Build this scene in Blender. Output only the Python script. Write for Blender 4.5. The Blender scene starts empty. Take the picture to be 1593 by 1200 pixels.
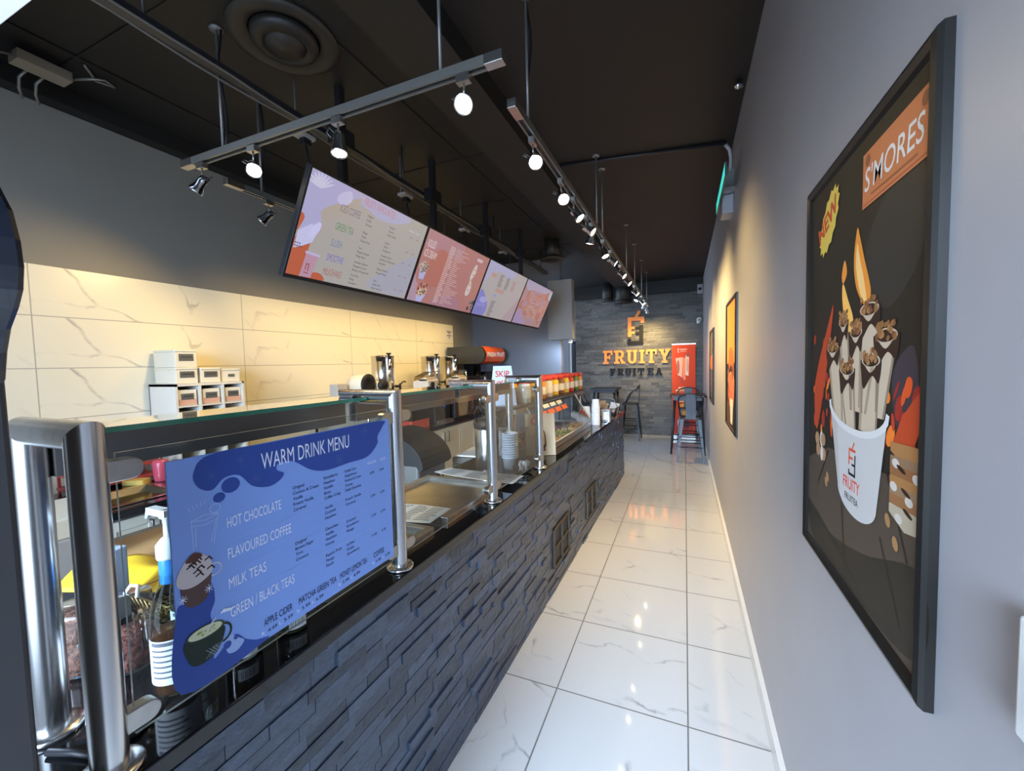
import bpy, bmesh, math, random
from mathutils import Vector, Matrix, Euler
random.seed(7)
S = bpy.context.scene
C = S.collection
PI = math.pi
# ------------------------------------------------------------------ camera
H = 1.6
def look(yaw, pitch, roll):
    y, p, r = (math.radians(a) for a in (yaw, pitch, roll))
    f = Vector((-math.sin(y)*math.cos(p), math.cos(y)*math.cos(p), -math.sin(p)))
    rt = Vector((math.cos(y), math.sin(y), 0)); up = rt.cross(f)
    R = math.cos(r)*rt + math.sin(r)*up
    U = -math.sin(r)*rt + math.cos(r)*up
    return Matrix(((R.x, U.x, -f.x), (R.y, U.y, -f.y), (R.z, U.z, -f.z))).to_4x4()
cd = bpy.data.cameras.new('camera'); cam = bpy.data.objects.new('camera', cd); C.objects.link(cam)
cam.matrix_world = Matrix.Translation((0, 0, H)) @ look(22.867, 3.056, -1.343)
cd.sensor_fit = 'HORIZONTAL'; cd.sensor_width = 36; cd.lens = 638.2/1593*36; cd.clip_start = .02
S.camera = cam
# ------------------------------------------------------------------ view, world, daylight
S.view_settings.view_transform = 'Standard'; S.view_settings.look = 'None'
S.view_settings.exposure = 0.0; S.view_settings.gamma = 1.0
S.view_settings.use_curve_mapping = False
W = bpy.data.worlds.new('street daylight'); S.world = W; W.use_nodes = True
W.node_tree.nodes['Background'].inputs[0].default_value = (.62, .78, 1, 1)
W.node_tree.nodes['Background'].inputs[1].default_value = 3.0
def lamp(name, kind, loc, direction, energy, color, **kw):
    d = bpy.data.lights.new(name, kind); d.energy = energy; d.color = color
    for k, v in kw.items(): setattr(d, k, v)
    o = bpy.data.objects.new(name, d); C.objects.link(o)
    o.location = loc; o.rotation_euler = Vector(direction).to_track_quat('-Z', 'Y').to_euler()
    return o
WARM = (1, .70, .27)
DAY_W, TRACK_W = 500, 42
lamp('daylight', 'AREA', (.25, -2.9, 2.5), (-.12, 1, -.40), DAY_W, (.60, .77, 1), shape='RECTANGLE', size=3.2, size_y=2.6)
lamp('open sky down the street', 'AREA', (-1.0, -6.5, 2.7), (0, 1, -.34), 430, (.58, .76, 1), shape='RECTANGLE', size=3.6, size_y=2.4, spread=math.radians(60))

# ------------------------------------------------------------------ materials
MATS = {}
def new_mat(name):
    m = bpy.data.materials.new(name); m.use_nodes = True
    return m, m.node_tree, m.node_tree.nodes['Principled BSDF']
def M(name, col, rough=.5, metal=0., emit=0., spec=.5, noise=0., nscale=8., coat=0., bump=0., trans=0., stretch=None):
    if name in MATS: return MATS[name]
    m, nt, b = new_mat(name)
    col = tuple(col) + (1,)
    b.inputs['Base Color'].default_value = col
    b.inputs['Roughness'].default_value = rough; b.inputs['Metallic'].default_value = metal
    b.inputs['Specular IOR Level'].default_value = spec; b.inputs['Coat Weight'].default_value = coat
    b.inputs['Transmission Weight'].default_value = trans
    if emit: b.inputs['Emission Color'].default_value = col; b.inputs['Emission Strength'].default_value = emit
    if noise or bump:
        tc = nt.nodes.new('ShaderNodeTexCoord'); n = nt.nodes.new('ShaderNodeTexNoise')
        n.inputs['Scale'].default_value = nscale; n.inputs['Detail'].default_value = 5
        if stretch:
            mp = nt.nodes.new('ShaderNodeMapping'); mp.inputs['Scale'].default_value = stretch
            nt.links.new(tc.outputs['Object'], mp.inputs[0]); nt.links.new(mp.outputs[0], n.inputs['Vector'])
        else: nt.links.new(tc.outputs['Object'], n.inputs['Vector'])
        if noise:
            r = nt.nodes.new('ShaderNodeMapRange'); r.inputs['From Min'].default_value = .25; r.inputs['From Max'].default_value = .75
            r.inputs['To Min'].default_value = 1-noise; r.inputs['To Max'].default_value = 1+noise
            nt.links.new(n.outputs[0], r.inputs[0])
            x = nt.nodes.new('ShaderNodeMix'); x.data_type = 'RGBA'; x.blend_type = 'MULTIPLY'; x.inputs[0].default_value = 1
            x.inputs[6].default_value = col; nt.links.new(r.outputs[0], x.inputs[7]); nt.links.new(x.outputs[2], b.inputs['Base Color'])
        if bump:
            bp = nt.nodes.new('ShaderNodeBump'); bp.inputs['Strength'].default_value = bump; bp.inputs['Distance'].default_value = .01
            nt.links.new(n.outputs[0], bp.inputs['Height']); nt.links.new(bp.outputs[0], b.inputs['Normal'])
    MATS[name] = m
    return m
def glass(name, tint, gloss=1.0, rough=.0):
    if name in MATS: return MATS[name]
    m, nt, b = new_mat(name); nt.nodes.remove(b)
    t = nt.nodes.new('ShaderNodeBsdfTransparent'); t.inputs[0].default_value = tuple(tint)+(1,)
    g = nt.nodes.new('ShaderNodeBsdfGlossy'); g.inputs['Roughness'].default_value = rough
    g.inputs[0].default_value = (gloss, gloss, gloss, 1)
    lw = nt.nodes.new('ShaderNodeLayerWeight'); lw.inputs[0].default_value = .5
    pw = nt.nodes.new('ShaderNodeMath'); pw.operation = 'POWER'; pw.inputs[1].default_value = 5; nt.links.new(lw.outputs['Facing'], pw.inputs[0])
    f = nt.nodes.new('ShaderNodeMath'); f.operation = 'MULTIPLY_ADD'; f.inputs[1].default_value = 3.04; f.inputs[2].default_value = .045; nt.links.new(pw.outputs[0], f.inputs[0])
    x = nt.nodes.new('ShaderNodeMixShader')
    nt.links.new(f.outputs[0], x.inputs[0]); nt.links.new(t.outputs[0], x.inputs[1]); nt.links.new(g.outputs[0], x.inputs[2])
    nt.links.new(x.outputs[0], nt.nodes['Material Output'].inputs[0])
    MATS[name] = m
    return m
class NG:
    """small helper for math node graphs"""
    def __init__(s, nt): s.nt = nt
    def n(s, kind, **kw):
        o = s.nt.nodes.new(kind)
        for k, v in kw.items(): setattr(o, k, v)
        return o
    def m(s, op, a, b=None, c=None):
        o = s.n('ShaderNodeMath', operation=op)
        for i, v in enumerate((a, b, c)):
            if v is None: continue
            if isinstance(v, (int, float)): o.inputs[i].default_value = v
            else: s.nt.links.new(v, o.inputs[i])
        return o.outputs[0]
    def xyz(s, kind='Object'):
        tc = s.n('ShaderNodeTexCoord'); sp = s.n('ShaderNodeSeparateXYZ'); s.nt.links.new(tc.outputs[kind], sp.inputs[0])
        return sp.outputs
    def vec(s, x, y, z):
        o = s.n('ShaderNodeCombineXYZ')
        for i, v in enumerate((x, y, z)):
            if isinstance(v, (int, float)): o.inputs[i].default_value = v
            else: s.nt.links.new(v, o.inputs[i])
        return o.outputs[0]
    def noise(s, v, scale, detail=4, dist=0., rough=.5):
        o = s.n('ShaderNodeTexNoise'); o.inputs['Scale'].default_value = scale; o.inputs['Detail'].default_value = detail
        o.inputs['Distortion'].default_value = dist; o.inputs['Roughness'].default_value = rough
        s.nt.links.new(v, o.inputs['Vector']); return o.outputs[0]
    def mix(s, f, a, b):
        o = s.n('ShaderNodeMix', data_type='RGBA')
        for i, v in ((0, f), (6, a), (7, b)):
            if isinstance(v, (int, float)): o.inputs[i].default_value = v
            elif isinstance(v, tuple): o.inputs[i].default_value = v + (1,)
            else: s.nt.links.new(v, o.inputs[i])
        return o.outputs[2]
    def step(s, v, lo, hi):   # 1 below lo, 0 above hi
        o = s.n('ShaderNodeMapRange'); s.nt.links.new(v, o.inputs[0])
        o.inputs[1].default_value = lo; o.inputs[2].default_value = hi; o.inputs[3].default_value = 1; o.inputs[4].default_value = 0
        return o.outputs[0]
def marble(name, ax, period, off, base, vein, grout, gw, rough, vscale=1., strength=.8, shift=.37, wd=.014):
    """polished marble-look tiles: joints every period, veins printed on each tile"""
    m, nt, b = new_mat(name); g = NG(nt); p = g.xyz()
    a0 = g.m('DIVIDE', g.m('SUBTRACT', p[ax[0]], off[0]), period[0]); a1 = g.m('DIVIDE', g.m('SUBTRACT', p[ax[1]], off[1]), period[1])
    f0, f1 = g.m('FRACT', a0), g.m('FRACT', a1)
    i0, i1 = g.m('FLOOR', a0), g.m('FLOOR', a1)
    d0 = g.m('MULTIPLY', g.m('MINIMUM', f0, g.m('SUBTRACT', 1, f0)), period[0])
    d1 = g.m('MULTIPLY', g.m('MINIMUM', f1, g.m('SUBTRACT', 1, f1)), period[1])
    joint = g.step(g.m('MINIMUM', d0, d1), gw*.45, gw*.6)
    u = g.m('MULTIPLY', f0, period[0]); v = g.m('MULTIPLY', f1, period[1])
    seed = g.m('MULTIPLY', g.m('FRACT', g.m('ADD', g.m('MULTIPLY', i0, .37), g.m('MULTIPLY', i1, shift))), 9.)
    # slanted vein field
    vv = g.vec(g.m('ADD', g.m('MULTIPLY', u, .8), g.m('MULTIPLY', v, .9)), g.m('MULTIPLY', g.m('SUBTRACT', v, u), .45), seed)
    wob = g.n('ShaderNodeTexNoise'); wob.inputs['Scale'].default_value = 3.2*vscale; wob.inputs['Detail'].default_value = 7; nt.links.new(vv, wob.inputs['Vector'])
    ad = g.n('ShaderNodeVectorMath', operation='MULTIPLY_ADD'); nt.links.new(wob.outputs['Color'], ad.inputs[0]); ad.inputs[1].default_value = (.32, .32, 0); nt.links.new(vv, ad.inputs[2])
    vo = g.n('ShaderNodeTexVoronoi', feature='DISTANCE_TO_EDGE'); vo.inputs['Scale'].default_value = 2.3*vscale; nt.links.new(ad.outputs[0], vo.inputs['Vector'])
    wide = g.step(vo.outputs['Distance'], .0, wd)
    n2 = g.noise(vv, 2.4*vscale, 3); soft = g.step(g.noise(vv, 9., 4), .62, .36)
    msk = g.step(n2, .58, .47)
    ve = g.m('MULTIPLY', g.m('MULTIPLY', wide, soft), g.m('MULTIPLY', msk, strength))
    cloud = g.mix(g.m('MULTIPLY', g.noise(vv, 1.2, 3), .12), base, vein)
    col = g.mix(ve, cloud, vein)
    col = g.mix(joint, col, grout)
    nt.links.new(col, b.inputs['Base Color'])
    nt.links.new(g.m('ADD', g.m('MULTIPLY', joint, .5), rough), b.inputs['Roughness'])
    MATS[name] = m
    return m
def slate(name, base, rough=.45, var=.5):
    m, nt, b = new_mat(name); g = NG(nt)
    geo = g.n('ShaderNodeNewGeometry'); tc = g.n('ShaderNodeTexCoord')
    r = g.m('ADD', 1-var, g.m('MULTIPLY', geo.outputs['Random Per Island'], 2*var))
    n = g.noise(tc.outputs['Object'], 22, 6)
    k = g.m('MULTIPLY', r, g.m('ADD', .55, g.m('MULTIPLY', n, .9)))
    x = g.n('ShaderNodeMix', data_type='RGBA', blend_type='MULTIPLY'); x.inputs[0].default_value = 1
    x.inputs[6].default_value = base + (1,); nt.links.new(k, x.inputs[7]); nt.links.new(x.outputs[2], b.inputs['Base Color'])
    b.inputs['Roughness'].default_value = rough
    bp = g.n('ShaderNodeBump'); bp.inputs['Strength'].default_value = .6; bp.inputs['Distance'].default_value = .006
    nt.links.new(g.noise(tc.outputs['Object'], 45, 7), bp.inputs['Height']); nt.links.new(bp.outputs[0], b.inputs['Normal'])
    MATS[name] = m
    return m
def paint(name, col, rough=.55):
    return M(name, col, rough, noise=.04, nscale=3, bump=.05)

STEEL = M('brushed steel', (.62, .62, .62), .24, 1., noise=.12, nscale=60, stretch=(1, 1, .03))
STEELH = M('brushed steel flat', (.50, .49, .46), .30, 1., noise=.1, nscale=40)
CHROME = M('chrome', (.75, .77, .8), .08, 1.)
BLK = M('black plastic', (.010, .010, .012), .5, spec=.3)
BLKM = M('black painted metal', (.014, .015, .019), .42)
NAVY = M('gunmetal steel', (.012, .015, .023), .42, .2)
WHT = M('white plastic', (.62, .62, .61), .4)
CLEAR = glass('clear glass', (.95, .97, .96), .42)
TOPG = glass('clear top glass', (.93, .96, .95), .9)
GEDGE = M('green glass edge', (.05, .30, .20), .12, spec=.6)
LAMPON = M('lit lamp lens', (1, .86, .62), .4, emit=26)
LAMPDIM = M('lit lamp lens dim', (1, .86, .62), .4, emit=7)

# ------------------------------------------------------------------ mesh builder
class MB:
    def __init__(s): s.bm = bmesh.new(); s.mats = []
    def mi(s, m):
        if m is None: return 0
        if m not in s.mats: s.mats.append(m)
        return s.mats.index(m)
    def faces(s, vs, fs, mat=None, smooth=False):
        i = s.mi(mat); bv = [s.bm.verts.new(v) for v in vs]
        for f in fs:
            try: q = s.bm.faces.new([bv[k] for k in f])
            except ValueError: continue
            q.material_index = i; q.smooth = smooth
        return s
    def box(s, x0, x1, y0, y1, z0, z1, mat=None, rot=None, piv=None):
        vs = [Vector((x, y, z)) for z in (z0, z1) for y in (y0, y1) for x in (x0, x1)]
        if rot is not None:
            R = Euler(rot).to_matrix(); p = Vector(piv) if piv else Vector(((x0+x1)/2, (y0+y1)/2, (z0+z1)/2))
            vs = [R @ (v-p) + p for v in vs]
        return s.faces(vs, [(0, 2, 3, 1), (4, 5, 7, 6), (0, 1, 5, 4), (2, 6, 7, 3), (0, 4, 6, 2), (1, 3, 7, 5)], mat)
    def rbox(s, x0, x1, y0, y1, z0, z1, r, mat=None, seg=3):
        """box with rounded vertical edges"""
        pts = []
        for cx, cy, a0 in ((x1-r, y1-r, 0), (x0+r, y1-r, 90), (x0+r, y0+r, 180), (x1-r, y0+r, 270)):
            for k in range(seg+1):
                a = math.radians(a0 + 90*k/seg); pts.append((cx+r*math.cos(a), cy+r*math.sin(a)))
        return s.prism(pts, z0, z1, mat)
    def prism(s, pts, z0, z1, mat=None, frame=None, smooth=False):
        n = len(pts)
        T = frame if frame else Matrix.Identity(4)
        vs = [T @ Vector((x, y, z)) for z in (z0, z1) for x, y in pts]
        fs = [tuple(range(n-1, -1, -1)), tuple(range(n, 2*n))] + [(i, (i+1) % n, n+(i+1) % n, n+i) for i in range(n)]
        return s.faces(vs, fs, mat)
    def lathe(s, prof, c=(0, 0, 0), mat=None, seg=20, axis=None, smooth=True):
        """prof: (radius, height) list, revolved about z (or axis) at c"""
        q = Vector(axis).to_track_quat('Z', 'Y').to_matrix() if axis else Matrix.Identity(3)
        c = Vector(c); vs = []; fs = []
        for r, z in prof:
            for k in range(seg):
                a = 2*PI*k/seg; vs.append(q @ Vector((max(r, 1e-5)*math.cos(a), max(r, 1e-5)*math.sin(a), z)) + c)
        for j in range(len(prof)-1):
            for k in range(seg):
                k2 = (k+1) % seg; fs.append((j*seg+k, j*seg+k2, (j+1)*seg+k2, (j+1)*seg+k))
        if prof[0][0] > 1e-4: fs.append(tuple(range(seg-1, -1, -1)))
        if prof[-1][0] > 1e-4: fs.append(tuple((len(prof)-1)*seg+k for k in range(seg)))
        return s.faces(vs, fs, mat, smooth)
    def cyl(s, p0, p1, r0, mat=None, r1=None, seg=16):
        p0 = Vector(p0); p1 = Vector(p1); L = (p1-p0).length
        return s.lathe([(r0, 0), (r0 if r1 is None else r1, L)], p0, mat, seg, p1-p0)
    def tube(s, pts, r, mat=None, seg=8, closed=False):
        pts = [Vector(p) for p in pts]; n = len(pts); vs = []; fs = []
        up = Vector((.13, .29, .95)).normalized()
        for i, p in enumerate(pts):
            a = pts[i-1] if (i > 0 or closed) else p; b = pts[(i+1) % n] if (i < n-1 or closed) else p
            d = (b-a).normalized(); x = d.cross(up)
            if x.length < .1: x = d.cross(Vector((1, 0, 0)))
            x.normalize(); y = d.cross(x)
            for k in range(seg):
                t = 2*PI*k/seg; vs.append(p + r*(x*math.cos(t)+y*math.sin(t)))
        for i in range(n if closed else n-1):
            j = (i+1) % n
            for k in range(seg):
                k2 = (k+1) % seg; fs.append((i*seg+k, i*seg+k2, j*seg+k2, j*seg+k))
        if not closed: fs += [tuple(range(seg-1, -1, -1)), tuple((n-1)*seg+k for k in range(seg))]
        return s.faces(vs, fs, mat, True)
    def sphere(s, c, r, mat=None, seg=16, sq=(1, 1, 1)):
        vs = []; fs = []; rings = seg//2
        for j in range(rings+1):
            t = PI*j/rings
            for k in range(seg):
                a = 2*PI*k/seg
                vs.append((c[0]+r*sq[0]*math.sin(t)*math.cos(a), c[1]+r*sq[1]*math.sin(t)*math.sin(a), c[2]-r*sq[2]*math.cos(t)))
        for j in range(rings):
            for k in range(seg):
                k2 = (k+1) % seg; fs.append((j*seg+k, j*seg+k2, (j+1)*seg+k2, (j+1)*seg+k))
        s.faces(vs, fs, mat, True)
        return s
    def build(s, name, mat=None, parent=None, loc=None, bevel=0., weld=True, world=False):
        if world: bmesh.ops.translate(s.bm, verts=s.bm.verts, vec=-wloc(parent))
        if weld: bmesh.ops.remove_doubles(s.bm, verts=s.bm.verts, dist=1e-6)
        bmesh.ops.recalc_face_normals(s.bm, faces=s.bm.faces)
        me = bpy.data.meshes.new(name); s.bm.to_mesh(me); s.bm.free()
        ms = s.mats if s.mats else [mat if mat else WHT]
        for m in ms: me.materials.append(m)
        o = bpy.data.objects.new(name, me); C.objects.link(o)
        if loc is not None: o.location = loc
        if parent is not None: o.parent = parent
        if bevel:
            b = o.modifiers.new('bevel', 'BEVEL'); b.width = bevel; b.segments = 2; b.limit_method = 'ANGLE'
        return o
def wloc(o):
    v = Vector((0, 0, 0))
    while o is not None: v += o.location; o = o.parent
    return v
def tag(o, label, cat, group=None):
    o['label'] = label; o['category'] = cat
    if group: o['group'] = group
    return o
def thing(name, label, cat, loc=(0, 0, 0), rz=0., group=None):
    o = bpy.data.objects.new(name, None); C.objects.link(o); o.location = loc; o.rotation_euler = (0, 0, rz)
    o.empty_display_size = .05
    return tag(o, label, cat, group)
def struct(o): o['kind'] = 'structure'; return o
def dup(root, loc, rz=None, label=None, group=None):
    r = root.copy(); C.objects.link(r); r.location = loc
    if rz is not None: r.rotation_euler = (0, 0, rz)
    if label: r['label'] = label
    if group: r['group'] = group
    for ch in list(root.children):
        c = ch.copy(); C.objects.link(c); c.parent = r
        for g in ch.children:
            d = g.copy(); C.objects.link(d); d.parent = c
    return r
# ------------------------------------------------------------------ flat printed artwork
class Art:
    """polygons and lettering printed on a surface; u to the right, v up, layers a fraction of a millimetre apart"""
    def __init__(s, O, U, V, emit=0., rough=.45):
        s.O = Vector(O); s.U = Vector(U).normalized(); s.V = Vector(V).normalized(); s.N = s.U.cross(s.V)
        s.mb = MB(); s.emit = emit; s.rough = rough; s.k = 0; s.clip = None
    def mat(s, col):
        n = 'print %.3f %.3f %.3f %.1f %.2f' % (*col, s.emit, s.rough)
        if s.emit: 
            if n not in MATS:
                m = M(n, (0, 0, 0), .25); b = m.node_tree.nodes['Principled BSDF']
                b.inputs['Emission Color'].default_value = tuple(col)+(1,); b.inputs['Emission Strength'].default_value = s.emit
            return MATS[n]
        return M(n, col, s.rough, spec=.2)
    def p(s, u, v, L): return s.O + s.U*u + s.V*v + s.N*(.0003*L)
    def poly(s, pts, col, L=1):
        s.k += 1; L = L + (s.k % 40)*.01
        if s.clip: a, b, c, d = s.clip; pts = [(min(max(u, a), c), min(max(v, b), d)) for u, v in pts]
        s.mb.faces([s.p(u, v, L) for u, v in pts], [tuple(range(len(pts)))], s.mat(col))
    def rect(s, u0, v0, u1, v1, col, L=1): s.poly([(u0, v0), (u1, v0), (u1, v1), (u0, v1)], col, L)
    def ell(s, u, v, a, b, col, L=1, n=24, rot=0.):
        c, d = math.cos(rot), math.sin(rot)
        s.poly([(u + a*math.cos(t)*c - b*math.sin(t)*d, v + a*math.cos(t)*d + b*math.sin(t)*c) for t in (2*PI*k/n for k in range(n))], col, L)
    def blob(s, pts, col, L=1, n=6):
        """closed smooth outline through pts (Catmull-Rom)"""
        out = []; m = len(pts)
        for i in range(m):
            p0, p1, p2, p3 = (Vector(pts[(i+k-1) % m]) for k in range(4))
            for j in range(n):
                t = j/n
                out.append(tuple(.5*((2*p1) + (p2-p0)*t + (2*p0-5*p1+4*p2-p3)*t*t + (3*p1-p0-3*p2+p3)*t**3)))
        s.poly(out, col, L)
    def line(s, pts, w, col, L=1):
        for (a, b), (c, d) in zip(pts, pts[1:]):
            t = Vector((c-a, d-b))
            if t.length < 1e-6: continue
            t.normalize(); x, y = -t.y*w/2, t.x*w/2; e = t*w*.3
            s.poly([(a-e.x+x, b-e.y+y), (a-e.x-x, b-e.y-y), (c+e.x-x, d+e.y-y), (c+e.x+x, d+e.y+y)], col, L)
    def text(s, txt, u, v, h, col, L=3, w=None, cx=.8, bold=0., align='L', shear=0., up=(1, 0)):
        """cap height h, optional total width w; up = baseline direction"""
        cu = bpy.data.curves.new('t', 'FONT'); cu.body = txt; cu.size = 1; cu.offset = bold; cu.shear = shear; cu.resolution_u = 3
        ob = bpy.data.objects.new('t', cu); me = bpy.data.meshes.new_from_object(ob)
        xs = [q.co.x for q in me.vertices]
        if xs:
            x0, x1 = min(xs), max(xs); sy = h/.69; sx = (w/(x1-x0)) if w else sy*cx
            sh = {'L': 0, 'C': -(x1-x0)*sx/2, 'R': -(x1-x0)*sx}[align]
            c, d = up
            vs = []
            for q in me.vertices:
                a, b = (q.co.x-x0)*sx+sh, q.co.y*sy
                vs.append(s.p(u + a*c - b*d, v + a*d + b*c, L))
            s.mb.faces(vs, [tuple(f.vertices) for f in me.polygons], s.mat(col))
        bpy.data.objects.remove(ob); bpy.data.curves.remove(cu); bpy.data.meshes.remove(me)
    def build(s, name, parent=None, world=True):
        bm = s.mb.bm
        if world: bmesh.ops.translate(bm, verts=bm.verts, vec=-wloc(parent))
        me = bpy.data.meshes.new(name); bm.to_mesh(me); bm.free()
        for m in s.mb.mats: me.materials.append(m)
        o = bpy.data.objects.new(name, me); C.objects.link(o)
        if parent is not None: o.parent = parent
        return o
# ================================================================== THE SETTING
XR, XL, YB, YF, ZC = .342, -3.37, 9.2, -1.25, 3.24
FLOOR = marble('floor marble tile', (0, 1), (.592, .5633), (.012, 1.856-.5633*8), (.52, .51, .50), (.15, .16, .155), (.12, .115, .11), .006, .06, 1.0, .75, wd=.022)
struct(MB().box(XL-1, XR+.2, YF-.2, 10.2, -.1, 0, FLOOR).build('floor'))
CEIL = M('black ceiling paint', (.0075, .007, .0066), .6, noise=.15, nscale=2)
mb = MB().box(XL-.2, XR+.2, YF-.2, 10.2, ZC, ZC+.1, CEIL)
struct(mb.build('ceiling'))
PAINT_R = paint('grey lavender wall paint', (.345, .335, .35), .42)
PAINT_L = paint('grey wall paint', (.22, .205, .18), .6)
struct(MB().box(XR, XR+.12, YF, 10.2, 0, ZC, PAINT_R).build('wall_right'))
struct(MB().box(XL-.12, XL, YF, 6.3, 0, ZC, PAINT_L).build('wall_left'))
# street side with its big window
FRAME_D = M('dark window frame', (.03, .03, .035), .4)
fm = MB().box(XL, XR, YF-.12, YF, 0, .3, PAINT_L).box(XL, XR, YF-.12, YF, 2.5, ZC, PAINT_L)
fm.box(XL, -2.2, YF-.12, YF, .3, 2.5, PAINT_L)
struct(fm.build('wall_front'))
fm = MB()
for x in (-2.2, -1.0, XR-.06): fm.box(x, x+.06, YF-.09, YF-.03, .3, 2.5, FRAME_D)
for z in (.3, 2.44): fm.box(-2.2, XR, YF-.088, YF-.032, z, z+.06, FRAME_D)
struct(fm.build('window_1'))
# grey partition at the end of the kitchen, its lit soffit and the hall behind
PAINT_P = paint('blue grey partition paint', (.155, .165, .19), .5)
struct(MB().box(XL, -1.80, 6.3, 6.42, 0, ZC, PAINT_P).build('wall_partition'))
SOFF = paint('pale soffit paint', (.24, .235, .235), .5)
struct(MB().box(-1.955, -1.575, 6.14, 6.30, 1.955, 2.86, SOFF).build('trim_soffit'))
struct(MB().box(-1.95, -1.93, 10.0, 10.1, 0, ZC, PAINT_P).box(XL-1, XR+.2, 10.1, 10.2, 0, ZC, PAINT_P).build('wall_hall'))
# stone back wall of split slate strips
SLATE_B = slate('dark split slate on back wall', (.062, .060, .058), .5, .5)
def strips(mb, u0, u1, h, rowh, lmin, lmax, dmax, put, skip=None, tail=0.):
    z = 0.
    while z < h-.005:
        rh = min(rowh*random.choice((.8, 1, 1, 1.2)), h-z); u = u0 - random.uniform(0, lmin)
        while u < u1:
            L = random.uniform(lmin, lmax); a, b = max(u, u0), min(u+L, u1)
            d = dmax*(.15 + .35*random.random() + (.45 if random.random() < .14 else 0))
            if b-a > .01 and not (skip and skip(a, b, z, z+rh)): put(mb, a+.0008, b-.0008, z+.0006, z+rh-.0006, d)
            u += L
        z += rh
    return mb
mb = MB().box(-2.28, XR+.12, YB, YB+.12, 0, ZC, SLATE_B)
strips(mb, -2.28, XR, 2.98, .05, .12, .42, .028, lambda m, a, b, z0, z1, d: m.box(a, b, YB-d, YB+.01, z0, z1, SLATE_B))
struct(mb.build('wall_back', weld=False))
struct(MB().box(-2.28, XR, YB-.10, YB, 2.985, ZC, CEIL).build('trim_bulkhead'))
# long black duct enclosure under the ceiling and a dark ledge along the left wall
struct(MB().box(-1.33, -1.02, .3, 8.8, ZC-.13, ZC, CEIL).build('trim_duct_enclosure'))
struct(MB().box(XL, XL+.10, YF, 6.2, ZC-.10, ZC, CEIL).build('trim_ledge'))
mb = MB()
for y in (1.18, 2.05, 2.95, 3.85, 4.75, 5.65): mb.box(XL+.1, -1.33, y-.006, y+.006, ZC-.006, ZC, CEIL)
for x in (-2.9, -1.62): mb.box(x-.012, x+.012, .3, 6.2, ZC-.008, ZC, CEIL)
struct(mb.build('trim_ceiling_seams'))
WHITEC = M('white soffit', (.8, .82, .85), .6)
t = thing('glow_panel', 'bluish white glowing panel under the ceiling at the top left corner', 'glowing panel', (-2.5, .0, 3.0))
MB().box(-.45, .60, .46, .80, 0, .05).build('panel_frame', WHITEC, t)
MB().box(-.44, .59, .47, .795, -.006, 0).build('diffuser', M('glowing sheet', (.70, .80, 1), .4, emit=.75), t)  # glow added to keep the white panel bright where daylight misses it
for y in (.52, .74): MB().cyl((0, y, .05), (0, y, ZC-3.0), .006, seg=8).build('hanger', STEELH, t)
# white skirting tile along the right wall
BASE = M('white skirting tile', (.62, .60, .57), .18)
mb = MB()
y = YF
while y < YB:
    mb.box(XR-.02, XR, y+.001, min(y+.5633, YB)-.001, 0, .085, BASE); y += .5633
struct(mb.build('baseboard_right'))
# tiled splashback
SPLASH = marble('lamp tinted marble wall tile', (1, 2), (1.19, .298), (1.09-1.19*3, .145), (.80, .75, .60), (.33, .31, .27), (.40, .37, .31), .005, .30, .9, .85, shift=0., wd=.022)  # yellow of the warm lamps put into the tile's base colour
struct(MB().box(XL, XL+.012, .1, 5.62, .9, 2.22, SPLASH).build('wall_splashback'))

# ================================================================== POSTERS ON THE RIGHT WALL
FR = M('black lacquer frame', (.010, .009, .008), .30, spec=.3)
def poster(name, label, y0, y1, z0, z1, bar, art):
    """framed poster on the right wall; y1 is the far edge, u runs from far to near"""
    t = thing(name, label, 'poster', (XR, (y0+y1)/2, z0), group='framed posters on the right wall')
    mb = MB(); th = .034
    outer = [(y0, z0), (y1, z0), (y1, z1), (y0, z1)]
    # mitred rounded moulding
    prof = [(0, 0), (0, .012), (.004, .018), (bar*.45, .021), (bar*.8, .017), (bar, .010), (bar, 0)]
    rings = []
    for k in range(4):
        y, z = outer[k]; sy = 1 if y == y0 else -1; sz = 1 if z == z0 else -1
        rings.append([Vector((XR-d, y+sy*i, z+sz*i)) for i, d in prof])
    n = len(prof); vs = [v for r in rings for v in r]; fs = []
    for k in range(4):
        for i in range(n-1):
            a = k*n+i; b = ((k+1) % 4)*n+i; fs.append((a, a+1, b+1, b))
    mb.faces(vs, fs, FR)
    fo = mb.build('frame', FR, t, world=True)
    bd = MB().box(XR-.010, XR-.001, y0+bar*.9, y1-bar*.9, z0+bar*.9, z1-bar*.9)
    A = Art((XR-.0105, y1, z0), (0, -1, 0), (0, 0, 1), rough=.5)
    art(A, y1-y0, z1-z0)
    bd.build('backing_board', BLK, t, world=True)
    A.build('artwork', t)
    return t
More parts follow.
